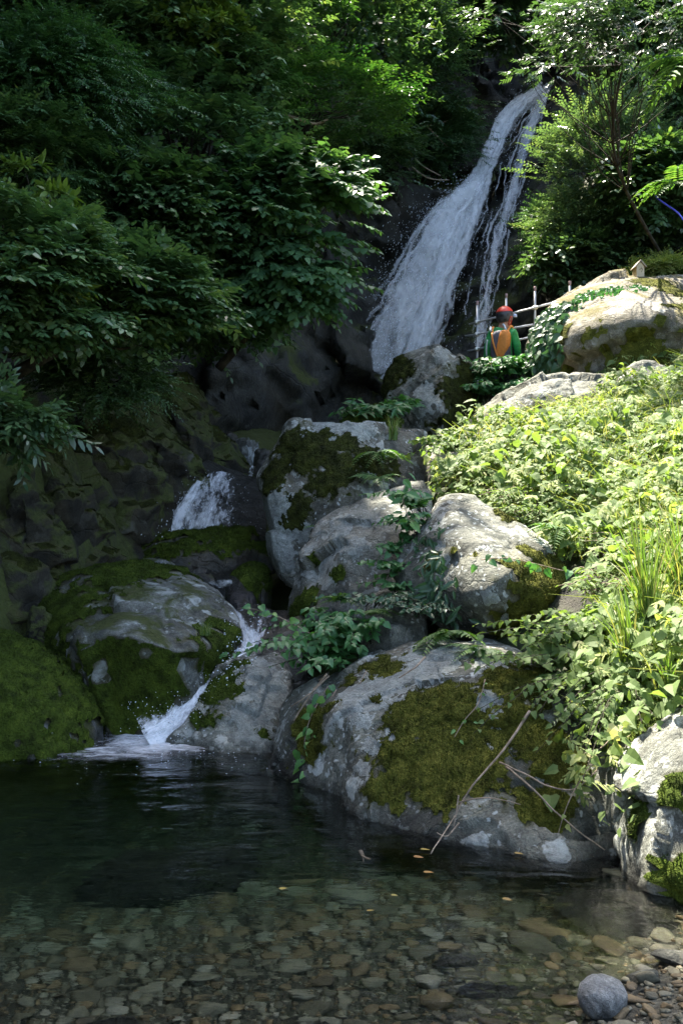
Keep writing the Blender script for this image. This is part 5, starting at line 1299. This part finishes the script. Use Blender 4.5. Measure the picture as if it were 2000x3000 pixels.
# streaks of bubbles that fan out from the inflow
r_ = np.random.default_rng(96)
for k in range(26):
    a0 = R(r_.uniform(165, 262)); L_ = r_.uniform(.25, .85) * (1.0 if a0 < R(215) else .6); w_ = r_.uniform(.02, .06)
    t = np.linspace(0, 1, 30); bend = r_.normal(0, .25)
    cx_ = -1.12 + r_.normal(0, .05) + np.cos(a0 + bend * t) * L_ * t; cy_s = 7.02 + r_.normal(0, .05) + np.sin(a0 + bend * t) * L_ * t * .75
    nx, ny = -np.sin(a0 + bend * t), np.cos(a0 + bend * t)
    u = np.linspace(-1, 1, 6); ww = w_ * (.5 + t) 
    X_ = cx_[:, None] + nx[:, None] * u[None] * ww[:, None]; Y_ = cy_s[:, None] + ny[:, None] * u[None] * ww[:, None]
    zz = .012 + (1 - u[None] ** 2) * .03 * np.exp(-3 * t)[:, None] + .0006 * k
    zz = zz + .012 * np.exp(-2 * t)[:, None] * fbm(np.column_stack([X_.ravel() * 14, Y_.ravel() * 14, np.full(X_.size, k)]), 2, 5).reshape(X_.shape)
    n_ = X_.size
    lo.part('foam_streak', np.column_stack([X_.ravel(), Y_.ravel(), zz.ravel()]), grid_faces(30, 6), M['foam'], attr={'fu': X_.ravel(), 'fv': Y_.ravel(), 'fe': np.abs(np.tile(u, 30)), 'fs': np.full(n_, k * 1.7), 'fd': np.repeat(.30 - .36 * t, 6) - .25 * np.tile(u ** 2, 30)})
r_ = np.random.default_rng(95)
n = 420
a = r_.uniform(0, 6.28, n); q = np.abs(r_.normal(0, 1.0, n))
bx = cxf + .45 * np.cos(a) * (q + .3) + .1; by = cyf - .05 + .38 * np.sin(a) * (q + .3) - .12
s = np.exp(r_.uniform(np.log(.0012), np.log(.0035), n))
W = np.stack([bx, by, np.full(n, .008)], 1)[:, None] + s[:, None, None] * OCT[0][None] * [1.8, 1, .8]
lo.part('bubbles', W.reshape(-1, 3), (OCT[1][None] + (np.arange(n) * 6)[:, None, None]).reshape(-1, 3), M['drops'], kind='stuff')
# thin run of water between the mossy boulders
V, F, at = flow_sheet([(480, 1640, 10.1, 40), (560, 1690, 9.5, 60), (620, 1715, 9.3, 90), (680, 1740, 9.0, 90), (690, 1790, 8.6, 60)], 40, 12, 81, .02, .0, (0, 0), .02)
run = Thing('stream_run', 'thin run of stream water around the egg shaped boulder', 'stream', P(640, 1760, 9.1))
run.part('water_film', V, F, M['film'])
V, F, at = flow_sheet([(590, 1708, 9.35, 40), (640, 1715, 9.15, 50), (680, 1705, 9.1, 30)], 24, 10, 82, .05, .05, (0, 0), .02)
run.part('white_water', V, F, M['cascade'], attr=at)
# ------------------------------------------------------------------ ferns, grass, single plants
def frond_shape(seed, pairs=15, droop=.45, w=.3):
    r = np.random.default_rng(seed)
    parts = []; ids = []
    def sp(t): return np.array([t, 0, .35 * t - (droop + .35) * t * t])
    V, F = tube([sp(t) for t in np.linspace(0, 1, 7)], [.012, .003], 3)
    parts.append((V, F)); ids.append(np.zeros(len(V)))
    for k in range(pairs):
        t = .1 + .88 * k / (pairs - 1); L = w * math.sin(math.pi * (.18 + .82 * t) ** .8) * 1.0 + .02
        for s in (-1, 1):
            d = np.array([.45, s * .9, -.15 + r.normal(0, .08)])
            x, y, z = basis(d, np.array([0.1, 0, 1.0]))
            parts.append((place(NARROW[0] * [1, 1.3, 1], x, y, z, sp(t), L), NARROW[1])); ids.append(np.full(len(NARROW[0]), r.uniform(.3, .9)))
    V, F = join(parts)
    return V, F, np.concatenate(ids)
fr_mesh = []
for k in range(4):
    V, F, tn = frond_shape(500 + k, 15, .3 + .12 * k)
    fr_mesh.append(make_mesh('frond', V, F, M['leaf_fern'], False, {'tint': tn}))
def fern(label, p, n, L, az0=0, spread=180, el=25, seed=0, name='fern', group='ferns'):
    r = np.random.default_rng(seed)
    o = tag(link(name, None, None, p), label, 'fern', group)
    for k in range(n):
        az = R(az0 + (k + .5 - n / 2) * spread / n + r.normal(0, 6))
        f = link('frond', fr_mesh[int(r.integers(4))], o)
        s = L * r.uniform(.75, 1.15); f.scale = (s, s, s)
        f.rotation_euler = (r.normal(0, .15), -R(el + r.normal(0, 8)), az)
    return o
# azimuth -90 points to the camera
fern('fern hanging beside the lichen slab above the slanting boulder', P(1105, 1330, 9.2), 6, .30, -95, 200, 5, 1)
fern('second fern below it in the crack of the lichen slab', P(1110, 1400, 9.0), 6, .26, -100, 200, 0, 2)
fern('fern with one bright frond on the wedge of grey rock', P(1060, 1800, 6.9), 4, .24, -20, 90, 20, 3)
fern('broad dark fern under the sunlit crown boulder', P(1310, 1855, 6.5), 7, .30, -80, 200, 8, 4)
fern('fern fanning over the top of the pool boulder', P(1400, 1905, 6.2), 6, .24, -90, 200, 10, 5)
fern('fern with drooping fronds at the right shoulder of the pool boulder', P(1660, 1985, 5.55), 7, .27, -110, 200, 5, 6)
fern('fern hanging at the dark hollow beside the pale right rock', P(1740, 2040, 5.3), 6, .26, -95, 180, -5, 7)
fern('small fern beside the bright shrub below the slanting boulder', P(1000, 1760, 7.1), 5, .22, -120, 190, 20, 8)
fern('fern in the shade beside the leafy bush by the hiker', P(1590, 790, 16.2), 6, .5, -100, 200, 20, 9)
fern('sunlit fern on the vine slope near the tall grass', P(1640, 1550, 7.3), 5, .25, -140, 160, 15, 10)
fern('tiny fern clinging to the face of the lichen slab', P(925, 1545, 8.95), 4, .13, -90, 180, 20, 11)
tf = fern('tree fern fronds hanging into the top right corner', P(2070, 180, 11.0), 9, .95, 215, 190, -5, 12, 'tree_fern', None)
tf['category'] = 'fern'
fern('pale fern on the cliff below the tree fern', P(1985, 540, 13.5), 6, .6, 200, 160, 5, 13)

def grass(label, p, n, L, seed, mat='grass', lean=(0, 0), spread=.35, w=.006):
    r = np.random.default_rng(seed)
    th = Thing('grass_tuft', label, 'grass', p)
    Vs, Fs, Ts, k0 = [], [], [], 0
    for k in range(n):
        a = r.uniform(0, 6.28); l = L * r.uniform(.5, 1.1); d = np.array([math.cos(a), math.sin(a)]) * r.uniform(.1, 1.0) * spread + np.array(lean)
        t = np.linspace(0, 1, 7)[:, None]
        c = np.asarray(p) + np.hstack([(t * .3 + t ** 2.2 * .9) * d[None] * l, l * (t * 1.0 - .55 * np.linalg.norm(d) * t ** 2.6)]) + np.append(r.normal(0, .02, 2), 0)
        sd = np.array([-math.sin(a + .4), math.cos(a + .4), 0]) * w
        ww = np.clip(1.1 - t ** 2, .05, 1)
        V = np.stack([c - sd * ww, c + sd * ww], 1).reshape(-1, 3)
        F = np.array([[2 * i, 2 * i + 1, 2 * i + 3, 2 * i + 2] for i in range(6)])
        Vs.append(V); Fs.append(F + k0); k0 += 14; Ts.append(np.full(14, r.uniform(0, 1)))
    th.part('blades', np.concatenate(Vs), np.concatenate(Fs), M[mat], attr={'tint': np.concatenate(Ts)}, smooth=True, kind='stuff')
grass('tall arching grass on the sunlit slope at the right edge', P(1900, 1900, 5.6), 60, .95, 1, lean=(-.05, -.1))
grass('second clump of tall grass in front of the dark hollow', P(1840, 2000, 5.35), 46, .62, 2, lean=(-.12, -.15))
grass('dry grass tuft above the pale right rock', P(1960, 2110, 5.0), 70, .42, 3, lean=(-.05, -.15))
grass('grass tuft hanging at the right edge of the slope', P(1990, 1800, 5.9), 50, .8, 4, lean=(-.15, -.1))
grass('tiny grass tuft on the huge mossy boulder', P(600, 1862, 7.35), 70, .12, 5, spread=.7, w=.002)
grass('thin grass on the lichen slab above the ferns', P(1150, 1290, 9.7), 80, .28, 6, spread=.5, w=.003)
grass('wisp of grass on the back of the huge mossy boulder', P(225, 1765, 8.2), 40, .2, 7, spread=.6, w=.002, lean=(0, -.3))
grass('grass between the crown boulder and the vines', P(1640, 1620, 7.4), 60, .22, 8, spread=.6, w=.003)

lf_mesh = {}
for nm, lf, mt in (('heart', HEART, 'leaf_fresh'), ('kudzu', KUDZU, 'leaf_vine'), ('ovate', OVATE, 'leaf_fresh'), ('fall', OVATE, 'leaf_fallen')):
    for k in range(4):
        lf_mesh[nm, k] = make_mesh('leaf', lf[0], lf[1], M[mt], False, {'tint': np.full(len(lf[0]), .15 + .25 * k)})
def place_leaf(o, kind, p, d, up, s, r):
    x, y, z = basis(np.asarray(d, float)[None], np.asarray(up, float)[None])
    m = Matrix(((x[0][0], y[0][0], z[0][0]), (x[0][1], y[0][1], z[0][1]), (x[0][2], y[0][2], z[0][2]))).to_4x4()
    l = link('leaf', lf_mesh[kind, int(r.integers(4))], o)
    l.matrix_local = Matrix.Translation(p) @ m @ Matrix.Scale(s, 4)
    return l
def vine(label, pts, nleaf, kind, size, seed, name='vine', hang=.7, sr=.004, jit=.5):
    r = np.random.default_rng(seed)
    W = smooth_path([P(*q) for q in pts], 40)
    th = Thing(name, label, 'vine', W[0])
    th.part('stem', *tube(W, [sr, sr * .5], 5), M['twig'])
    for k in range(nleaf):
        t = (k + .6) / nleaf; i = min(39, int(t * 39)); s = 1 if k % 2 else -1
        d = np.array([s * .8, -.35, -hang]) + r.normal(0, .25 * jit * 2, 3)
        place_leaf(th.o, kind, Vector(W[i] - th.loc + np.array([s * .012, -.015, 0]) + r.normal(0, .018, 3)), d, np.array([0, -.6, .7]) + r.normal(0, .4, 3), size * r.uniform(.45, 1.15), r)
    return th
vine('vine of green heart shaped leaves hanging over the left end of the pool boulder', [(960, 2010, 6.3), (920, 2080, 6.15), (895, 2150, 6.05), (890, 2230, 6.0), (878, 2300, 5.98)], 20, 'heart', .075, 21, jit=1.1)
vine('second hanging vine beside it trailing towards the water', [(985, 2020, 6.2), (950, 2080, 6.1), (920, 2140, 6.05), (905, 2200, 6.0), (900, 2270, 5.95)], 13, 'heart', .07, 22, jit=1.1)
vine('row of pale heart shaped leaves draped across the crown boulder', [(1410, 1640, 6.72), (1480, 1635, 6.62), (1560, 1650, 6.6), (1640, 1670, 6.65), (1700, 1680, 6.9)], 15, 'heart', .075, 23, hang=1.0, jit=.8)
vine('sprig of lobed leaves hanging in front of the dark hollow', [(1850, 2110, 4.75), (1800, 2150, 4.72), (1760, 2190, 4.7), (1700, 2210, 4.7)], 17, 'kudzu', .062, 24, hang=.3)
vine('thin bare tendril with two leaves down the right of the pool boulder', [(1740, 2230, 4.72), (1690, 2300, 4.68), (1660, 2360, 4.65), (1640, 2420, 4.66), (1625, 2480, 4.7)], 5, 'kudzu', .045, 25)
vine('leafy runner lying on the mossy face of the pool boulder', [(1420, 1990, 5.55), (1400, 2060, 5.42), (1360, 2110, 5.36), (1330, 2160, 5.3)], 8, 'ovate', .045, 26)
vine('bright vine shoots reaching left over the stream', [(980, 1900, 6.6), (880, 1840, 6.7), (800, 1800, 6.8), (730, 1782, 6.85)], 22, 'heart', .06, 27, hang=.3)
vine('vine of large leaves over the brown block', [(1420, 1320, 9.3), (1350, 1330, 9.15), (1290, 1350, 9.05), (1240, 1345, 9.1)], 26, 'kudzu', .085, 28)
vine('spray of large leaves at the top of the weeds between the boulders', [(1200, 1530, 7.4), (1180, 1460, 7.45), (1190, 1400, 7.5)], 16, 'ovate', .11, 29, hang=.1)

# dead branches
def branch(label, pieces, name='dead_branch', group=None):
    allv = [np.array([P(*q) for q in pts]) for pts, _ in pieces]
    th = Thing(name, label, 'branch', allv[0][0])
    for k, (w, (pts, rad)) in enumerate(zip(allv, pieces)):
        path = smooth_path(w, 26); path = path + .006 * np.column_stack([fbm(path * 9, 2, 3 + k), fbm(path * 9, 2, 4 + k), fbm(path * 9, 2, 5 + k)])
        th.part('stem' if k == 0 else 'twig', *tube(path, rad, 6), M['twig'])
branch('long bare dead branch leaning across the pool boulder into the water', [
    ([(1548, 2085, 5.12), (1500, 2160, 5.02), (1455, 2220, 4.95), (1385, 2300, 4.86), (1330, 2390, 4.8), (1262, 2502, 4.6)], [.008, .005, .003]),
    ([(1462, 2235, 4.93), (1520, 2262, 4.8), (1600, 2300, 4.72), (1680, 2310, 4.68), (1745, 2255, 4.7)], [.005, .003]),
    ([(1480, 2245, 4.9), (1560, 2310, 4.75), (1640, 2390, 4.66), (1770, 2490, 4.62)], [.006, .003]),
    ([(1340, 2330, 4.84), (1335, 2390, 4.8), (1330, 2420, 4.78)], [.005, .003]),
    ([(1345, 2350, 4.82), (1430, 2338, 4.76), (1525, 2355, 4.72)], [.004, .002]),
    ([(1345, 2410, 4.76), (1310, 2450, 4.72), (1280, 2440, 4.7)], [.004, .002])])
branch('bundle of dry sticks lying over the left shoulder of the pool boulder', [
    ([(955, 1975, 6.35), (915, 2030, 6.25), (860, 2110, 6.2)], [.008, .005]), ([(965, 1980, 6.3), (900, 2040, 6.2), (850, 2070, 6.25)], [.006, .003]), ([(1075, 1965, 6.2), (1015, 2080, 6.0), (930, 2280, 5.9)], [.004, .002])])
branch('thin pale stick on top of the pool boulder', [([(1245, 1925, 6.0), (1215, 1955, 5.9), (1170, 1985, 5.85)], [.006, .004])])
branch('short stub of wood sticking out of the pool', [([(1052, 2500, 4.72), (1062, 2520, 4.65), (1082, 2532, 4.62)], [.012, .008]), ([(1060, 2515, 4.66), (1066, 2545, 4.6)], [.005, .003])], 'driftwood')
branch('bare roots and twigs dangling on the cliff left of the waterfall', [
    ([(1210, 372, 20.6), (1270, 366, 20.4), (1340, 345, 20.6)], [.03, .015]), ([(1170, 400, 20), (1190, 470, 19.6), (1250, 520, 19.6), (1315, 528, 19.8)], [.025, .01]),
    ([(1180, 420, 19.9), (1230, 480, 19.6), (1290, 515, 19.7)], [.02, .01]), ([(1250, 370, 20.3), (1290, 410, 20.3), (1310, 430, 20.4)], [.018, .008]), ([(1160, 380, 20), (1170, 450, 19.6), (1200, 500, 19.5)], [.02, .008])], 'roots')
branch('crooked bare bough in the dark between the maples', [([(800, 330, 14.2), (860, 345, 14.1), (920, 362, 14.2), (960, 350, 14.3)], [.03, .015])])
branch('pale stem running through the broad leaved shrub', [([(480, 690, 11), (570, 660, 10.8), (640, 610, 10.8), (700, 575, 10.9)], [.018, .008])])

# leaves afloat
r_ = np.random.default_rng(33)
for px, py, s, lab in [(1245, 2495, .05, 'yellow leaf afloat at the tip of the dead branch'), (1255, 2562, .05, 'cream leaf afloat below the dead branch'), (1710, 2510, .09, 'long brown leaf afloat by the pale right rock'),
                       (1485, 2642, .045, 'green leaf afloat in mid pool'), (1085, 2675, .035, 'yellow leaf afloat left of the brown slab'), (1155, 2630, .03, 'small bluish leaf afloat near the driftwood'), (830, 2610, .04, 'tiny yellow leaf afloat over the deep water'), (1520, 2507, .05, 'brown leaf afloat beside the pool boulder'), (1225, 2517, .05, 'white leaf afloat beside the yellow one')]:
    Y = CAMZ * FPX / (py - 1500)
    p = P(px, py, Y); p[2] = .012
    a = r_.uniform(-.6, .6)
    lf = OVATE if s < .08 else LANCE
    x, y, z = basis(np.array([math.cos(a), math.sin(a), .02]), np.array([r_.normal(0, .1), r_.normal(0, .1), 1.0]))
    solo('fallen_leaf', lab, 'leaf', place(lf[0] * [1, 1, .4] - [.5, 0, 0], x, y, z, p, s), lf[1], M['leaf_fallen'], 'leaves afloat on the pool', attr={'tint': np.full(len(lf[0]), r_.random())}, smooth=False)

# ------------------------------------------------------------------ pipe fence
f_y = lambda px: np.interp(px, [1360, 1640, 1800], [15.2, 14.2, 14.3])
fe = Thing('pipe_fence', 'grey pipe fence between the hiker and the waterfall', 'fence', P(1397, 1200, f_y(1397)))
def pipe(a, b, r_=.022): return tube([a, b], [r_, r_], 12, 4)
for px, top, bot in ((1397, 884, 1230), (1482, 862, 1180), (1566, 842, 1010), (1668, 826, 960), (1784, 812, 900)):
    Y = f_y(px)
    fe.part('post', *pipe(P(px, bot, Y), P(px, top + 8, Y), .016), M['pipe'])
    fe.part('post_cap', *pipe(P(px, top + 10, Y), P(px, top - 2, Y), .019), M['pipe_cap'])
for a, b in (((1373, 950), (1640, 882)), ((1363, 985), (1560, 951)), ((1369, 1029), (1560, 986))):
    Ya, Yb = f_y(a[0]) - .045, f_y(b[0]) - .045
    fe.part('rail', *pipe(P(*a, Ya), P(*b, Yb), .0145), M['pipe'])
    t = (1397 - a[0]) / (b[0] - a[0]); q = P(1397, a[1] + (b[1] - a[1]) * t, f_y(1397) - .02)
    fe.part('clamp', *box(q, (.075, .09, .05), .008), M['clamp'])
fe.part('clamp', *box(P(1566, 901, f_y(1566) - .02), (.07, .09, .05), .008), M['clamp'])

# ------------------------------------------------------------------ hiker seen from behind
def skin_mesh(joints, edges, radii, sub=2):
    me = bpy.data.meshes.new('tmp'); me.from_pydata([tuple(j) for j in joints], edges, [])
    ob = bpy.data.objects.new('tmp', me); sc.collection.objects.link(ob)
    ob.modifiers.new('s', 'SKIN'); sd = ob.modifiers.new('d', 'SUBSURF'); sd.levels = sub; sd.render_levels = sub
    for i, rr in enumerate(radii):
        sv = me.skin_vertices[0].data[i]; sv.radius = rr if isinstance(rr, tuple) else (rr, rr); sv.use_root = (i == 0)
    dg = bpy.context.evaluated_depsgraph_get(); ev = ob.evaluated_get(dg); m2 = bpy.data.meshes.new_from_object(ev)
    m2.calc_loop_triangles()
    V = np.array([v.co[:] for v in m2.vertices]); F = np.array([t.vertices[:] for t in m2.loop_triangles])
    bpy.data.objects.remove(ob); bpy.data.meshes.remove(me); bpy.data.meshes.remove(m2)
    return V, F
HP = np.array([2.27, 14.05, 2.70])
HP[2] = P(1470, 900, 14.05)[2] - 1.79
ya = R(-24)
RZ = np.array([[math.cos(ya), -math.sin(ya), 0], [math.sin(ya), math.cos(ya), 0], [0, 0, 1]])
def H(V): return np.asarray(V, float) @ RZ.T + HP      # local: x right, y ahead, z up
hik = Thing('person', 'hiker in a green jacket seen from behind, looking up to the right', 'person', HP)
hd = np.array([.02, .04, 1.63])
bj = [(0, 0, .95), (0, .0, 1.15), (0, -.01, 1.35), (0, -.005, 1.46), (.005, .015, 1.53), tuple(hd + [0, -.01, -.02]), tuple(hd + [.005, .0, .07]),
      (-.13, -.01, 1.40), (-.22, -.025, 1.16), (-.21, .065, .92), (-.2, .1, .83), (.13, .0, 1.40), (.205, .03, 1.17), (.19, .17, 1.04), (.18, .24, 1.0),
      (-.1, 0, .9), (-.11, .01, .5), (-.11, -.02, .08), (-.11, .12, .04), (.1, 0, .9), (.12, .03, .5), (.12, .0, .08), (.12, .14, .04)]
be = [(0, 1), (1, 2), (2, 3), (3, 4), (4, 5), (5, 6), (3, 7), (7, 8), (8, 9), (9, 10), (3, 11), (11, 12), (12, 13), (13, 14), (0, 15), (15, 16), (16, 17), (17, 18), (0, 19), (19, 20), (20, 21), (21, 22)]
br = [(.13, .1), (.115, .09), (.12, .09), (.07, .06), .052, (.075, .09), (.075, .085), .05, .04, .03, .03, .05, .04, .03, .03, .085, .06, .04, .035, .085, .06, .04, .035]
def add_hand(j, e, rd, i0, d):
    d = nrm(np.array(d)); base = np.array(j[i0])
    j.append(tuple(base + d * .06)); e.append((i0, len(j) - 1)); rd.append((.032, .018)); pi = len(j) - 1
    for k in range(4):
        o_ = np.array([0, (k - 1.5) * .019, 0])
        j.append(tuple(base + d * .085 + o_)); e.append((pi, len(j) - 1)); rd.append(.009)
        j.append(tuple(base + d * (.145 - .008 * abs(k - 1.5)) + o_ + np.array([.012, 0, 0]))); e.append((len(j) - 2, len(j) - 1)); rd.append(.007)
    j.append(tuple(base + d * .03 + [.01, .045, 0])); e.append((i0, len(j) - 1)); rd.append(.01)
    j.append(tuple(base + d * .07 + [.02, .06, 0])); e.append((len(j) - 2, len(j) - 1)); rd.append(.008)
add_hand(bj, be, br, 10, (0, .15, -1)); add_hand(bj, be, br, 14, (-.1, .9, -.2))
# face turned right: nose, chin, right ear
fd = nrm(np.array([.8, .6, .12]))
for p_, rd_ in ((hd + fd * .1 + [0, 0, -.0], .014), (hd + fd * .075 + [0, 0, -.075], .03), (hd + [.045, -.075, -.005], .016)):
    bj.append(tuple(p_)); be.append((5, len(bj) - 1)); br.append(rd_)
hik.part('body', *(lambda VF: (H(VF[0]), VF[1]))(skin_mesh(bj, be, br)), M['skin'])
jj = [(0, .0, .88), (0, 0, 1.1), (0, -.015, 1.31), (0, -.005, 1.43), (-.145, -.01, 1.415), (-.225, -.03, 1.17), (-.215, .06, .93), (.145, 0, 1.415), (.21, .03, 1.18), (.19, .17, 1.05), (0, .0, 1.51)]
je = [(0, 1), (1, 2), (2, 3), (3, 4), (4, 5), (5, 6), (3, 7), (7, 8), (8, 9), (3, 10)]
V, F = skin_mesh(jj, je, [(.165, .13), (.15, .12), (.165, .125), (.11, .09), .075, .06, .045, .075, .06, .045, .06])
nv = vnormals(V, F); V = V + nv * (.02 * fbm(V * np.array([15, 15, 10]), 3, 5))[:, None]
hik.part('jacket', H(V), F, M['jacket'])
V, F = skin_mesh([(0, 0, .92), (-.1, 0, .85), (-.115, .01, .48), (-.11, -.01, .12), (.1, 0, .85), (.125, .03, .48), (.12, 0, .12)], [(0, 1), (1, 2), (2, 3), (0, 4), (4, 5), (5, 6)], [(.17, .12), .11, .085, .06, .11, .085, .06])
hik.part('trousers', H(V), F, M['trousers'])
for s in (-1, 1):
    V, F = skin_mesh([(s * .115, -.03, .12), (s * .115, -.03, .05), (s * .115, .16, .04)], [(0, 1), (1, 2)], [.06, .06, .045]); hik.part('boot', H(V), F, M['boots'])
D, Fi = ico(4)
V = D * [.098, .112, .10] + hd + np.array([-.01, -.015, .02]); k_ = V[Fi].mean(1)
hik.part('hair', *sub_mesh(H(V), Fi[(k_ @ fd) < (hd @ fd) + .02]), M['hair'])
# helmet
hl = Thing('climbing_helmet', 'red topped climbing helmet with black vented back on the hiker', 'helmet', H([hd + [0, 0, .02]])[0])
hc = hd + np.array([.0, -.01, .045])
tilt = R(14); RT = np.array([[1, 0, 0], [0, math.cos(tilt), -math.sin(tilt)], [0, math.sin(tilt), math.cos(tilt)]])
def HS(D_, sx_, sy_, sz_): return (D_ * [sx_, sy_, sz_]) @ RT.T + hc
D, Fi = ico(5)
zc = D[Fi].mean(1)
topm = zc[:, 2] > .42 - .1 * zc[:, 1]
hl.part('shell', *sub_mesh(H(HS(D, .127, .15, .135)), Fi[topm]), M['helmet_red'])
low = (zc[:, 2] <= .46 - .1 * zc[:, 1]) & (zc[:, 2] > -.62 + .55 * (zc[:, 1] > .1))
lo_ = hl.part('lower_shell', *sub_mesh(H(HS(D, .122, .146, .132)), Fi[low]), M['helmet_grey'])
for az, el, w, h in ((-90, 5, .32, .2), (-48, 8, .26, .2), (-132, 8, .26, .2), (-70, -22, .2, .16), (-110, -22, .2, .16), (-20, 12, .2, .16), (-160, 12, .2, .16)):
    a, e_ = R(az), R(el); d = np.array([math.cos(a) * math.cos(e_), math.sin(a) * math.cos(e_), math.sin(e_)])
    tx = nrm(np.cross([0, 0, 1], d)); ty = np.cross(d, tx)
    q = zc - d
    mm = (zc @ d > .5) & (np.abs(q @ tx) < w * .62) & (np.abs(q @ ty) < h * .62)
    if mm.sum(): hl.part('vent', *sub_mesh(H(HS(D, .1245, .1485, .1345)), Fi[mm]), M['helmet_black'], lo_)
hl.part('chin_strap', *tube(H([hc + [.115, -.03, -.02], hd + [.09, .0, -.06], hd + [.06, .05, -.1]]), [.008, .008], 6, 8), M['helmet_red'])
hl.part('chin_strap', *tube(H([hc + [.11, -.075, -.03], hd + [.07, -.05, -.07], hd + [.06, .04, -.1]]), [.008, .008], 6, 8), M['helmet_red'])
hl.part('headlamp', *(lambda VF: (H(VF[0]), VF[1]))(box(hc + [.135, .06, .0], (.05, .06, .045), .012)), M['lamp_lens'])
# backpack
bp = Thing('backpack', 'orange and grey hiking backpack on the hiker', 'backpack', H([[0, -.2, .95]])[0])
def sup(c, s, e=.45):
    D_, F_ = ico(4); V_ = np.sign(D_) * np.abs(D_) ** e; V_ = V_ / np.abs(V_).max()
    V_ = V_ * s
    return V_ + 0.008 * fbm(V_ * 14, 3, 7)[:, None] * nrm(V_) + c, F_
V, F = sup(np.array([.03, -.22, 1.17]), np.array([.135, .09, .255]), .6); V[:, 0] += -.04 * (1.43 - V[:, 2]) * 0
body = bp.part('pack_body', H(V), F, M['pack_grey'])
V, F = sup(np.array([.075, -.245, 1.21]), np.array([.09, .085, .215]), .72); V[:, 0] += .12 * (V[:, 2] - 1.2)
V[:, 0] -= .09 * np.clip(1.2 - V[:, 2], 0, 1)
bp.part('front_panel', H(V), F, M['pack_orange'])
V, F = tube(H([(-.07, -.31, 1.38), (-.045, -.345, 1.25), (.0, -.345, 1.1), (.04, -.33, .97)]), [.008, .013, .012, .01], 8, 12)
bp.part('side_stripe', V, F, M['pack_orange'])
V, F = sup(np.array([-.05, -.27, .97]), np.array([.08, .07, .06]), .6); bp.part('lower_pocket', H(V), F, M['pack_orange'])
for s in (-1, 1):
    bp.part('shoulder_strap', *(lambda VF: (H(VF[0]), VF[1]))((lambda W: tube(W, [.016, .02, .016], 8, 14))([(s * .1, -.16, 1.38), (s * .125, -.08, 1.49), (s * .13, .03, 1.5), (s * .14, .11, 1.4), (s * .14, .13, 1.25)])), M['pack_orange'])
bp.part('webbing', *tube(H([(-.12, -.2, 1.43), (-.14, -.12, 1.49), (-.15, -.07, 1.505)]), [.016, .016], 6, 6), M['strap_white'])
bp.part('webbing', *tube(H([(.1, -.2, 1.43), (.06, -.13, 1.5), (.03, -.09, 1.53)]), [.014, .014], 6, 6), M['strap_white'])
bp.part('webbing', *tube(H([(-.15, -.25, 1.3), (-.175, -.22, 1.2), (-.18, -.18, 1.08)]), [.011, .011], 6, 6), M['strap_white'])

# ------------------------------------------------------------------ birdhouse
bY = 13.7
b0 = P(1867, 808, bY); s = bY / FPX
bh = Thing('birdhouse', 'small wooden birdhouse with a painted sign on the largest boulder', 'birdhouse', b0)
hw, hh, dp = 11 * s, 22 * s, .12
pr = np.array([(-hw, -dp, -.04), (hw, -dp, -.04), (hw, -dp, hh), (0, -dp, hh + 13 * s), (-hw, -dp, hh)]); pb = pr + [0, dp * 1.6, 0]
V = np.vstack([pr, pb]) + b0
F = [(0, 1, 2), (0, 2, 4), (4, 2, 3), (6, 5, 7), (7, 5, 9), (7, 9, 8)] + [t for i in range(5) for t in ((i, 5 + i, (i + 1) % 5), ((i + 1) % 5, 5 + i, 5 + (i + 1) % 5))]
bh.part('wall', V, np.array(F), M['ply'], smooth=False)
for sg in (-1, 1):
    e = np.array([sg * (hw + 5 * s), 0, hh - 4 * s]); a = np.array([0, 0, hh + 15 * s]); mid = (e + a) / 2; L = np.linalg.norm(e - a) + .01
    an = math.atan2(a[2] - e[2], a[0] - e[0])
    rot = np.array([[math.cos(an), 0, -math.sin(an)], [0, 1, 0], [math.sin(an), 0, math.cos(an)]])
    bh.part('roof_board', *box(b0 + mid + [0, -.03, .008], (L, dp * 1.9, .014), .002, rot), M['roof_board'], smooth=False)
def stroke(pts, w):
    W = smooth_path(np.array([(b0[0] + x * s, b0[1] - dp - .004, b0[2] + z * s) for x, z in pts]), 10)
    t = nrm(np.gradient(W, axis=0)); n = np.cross(t, [0, 1, 0])
    ww = (w * s * np.interp(np.linspace(0, 1, 10), [0, .5, 1], [.7, 1, .4]))[:, None]
    V = np.stack([W - n * ww, W + n * ww], 1).reshape(-1, 3); V = np.vstack([V, V - [0, .002, 0]])
    F = [(2 * i + 20, 2 * i + 21, 2 * i + 23, 2 * i + 22) for i in range(9)]
    return V, np.array(F)
bh.part('painted_character', *join([stroke([(1, 19.5), (2.5, 17)], .8), stroke([(-3.5, 12), (1, 14.5), (4.5, 14.5), (4.5, 10), (1.5, 4)], .9)]), M['ink'], smooth=False)

# ------------------------------------------------------------------ hose on the right hand cliff
hp = [P(a, b, Y) for a, b, Y in [(1903, 583, 14.6), (1912, 565, 14.5), (1926, 582, 14.4), (1950, 600, 14.3), (1985, 625, 14.1), (2010, 660, 14.0)]]
solo('hose', 'blue hose looped over the cliff at the right edge', 'hose', *tube(hp, [.014, .014], 8, 40), M['hose'])
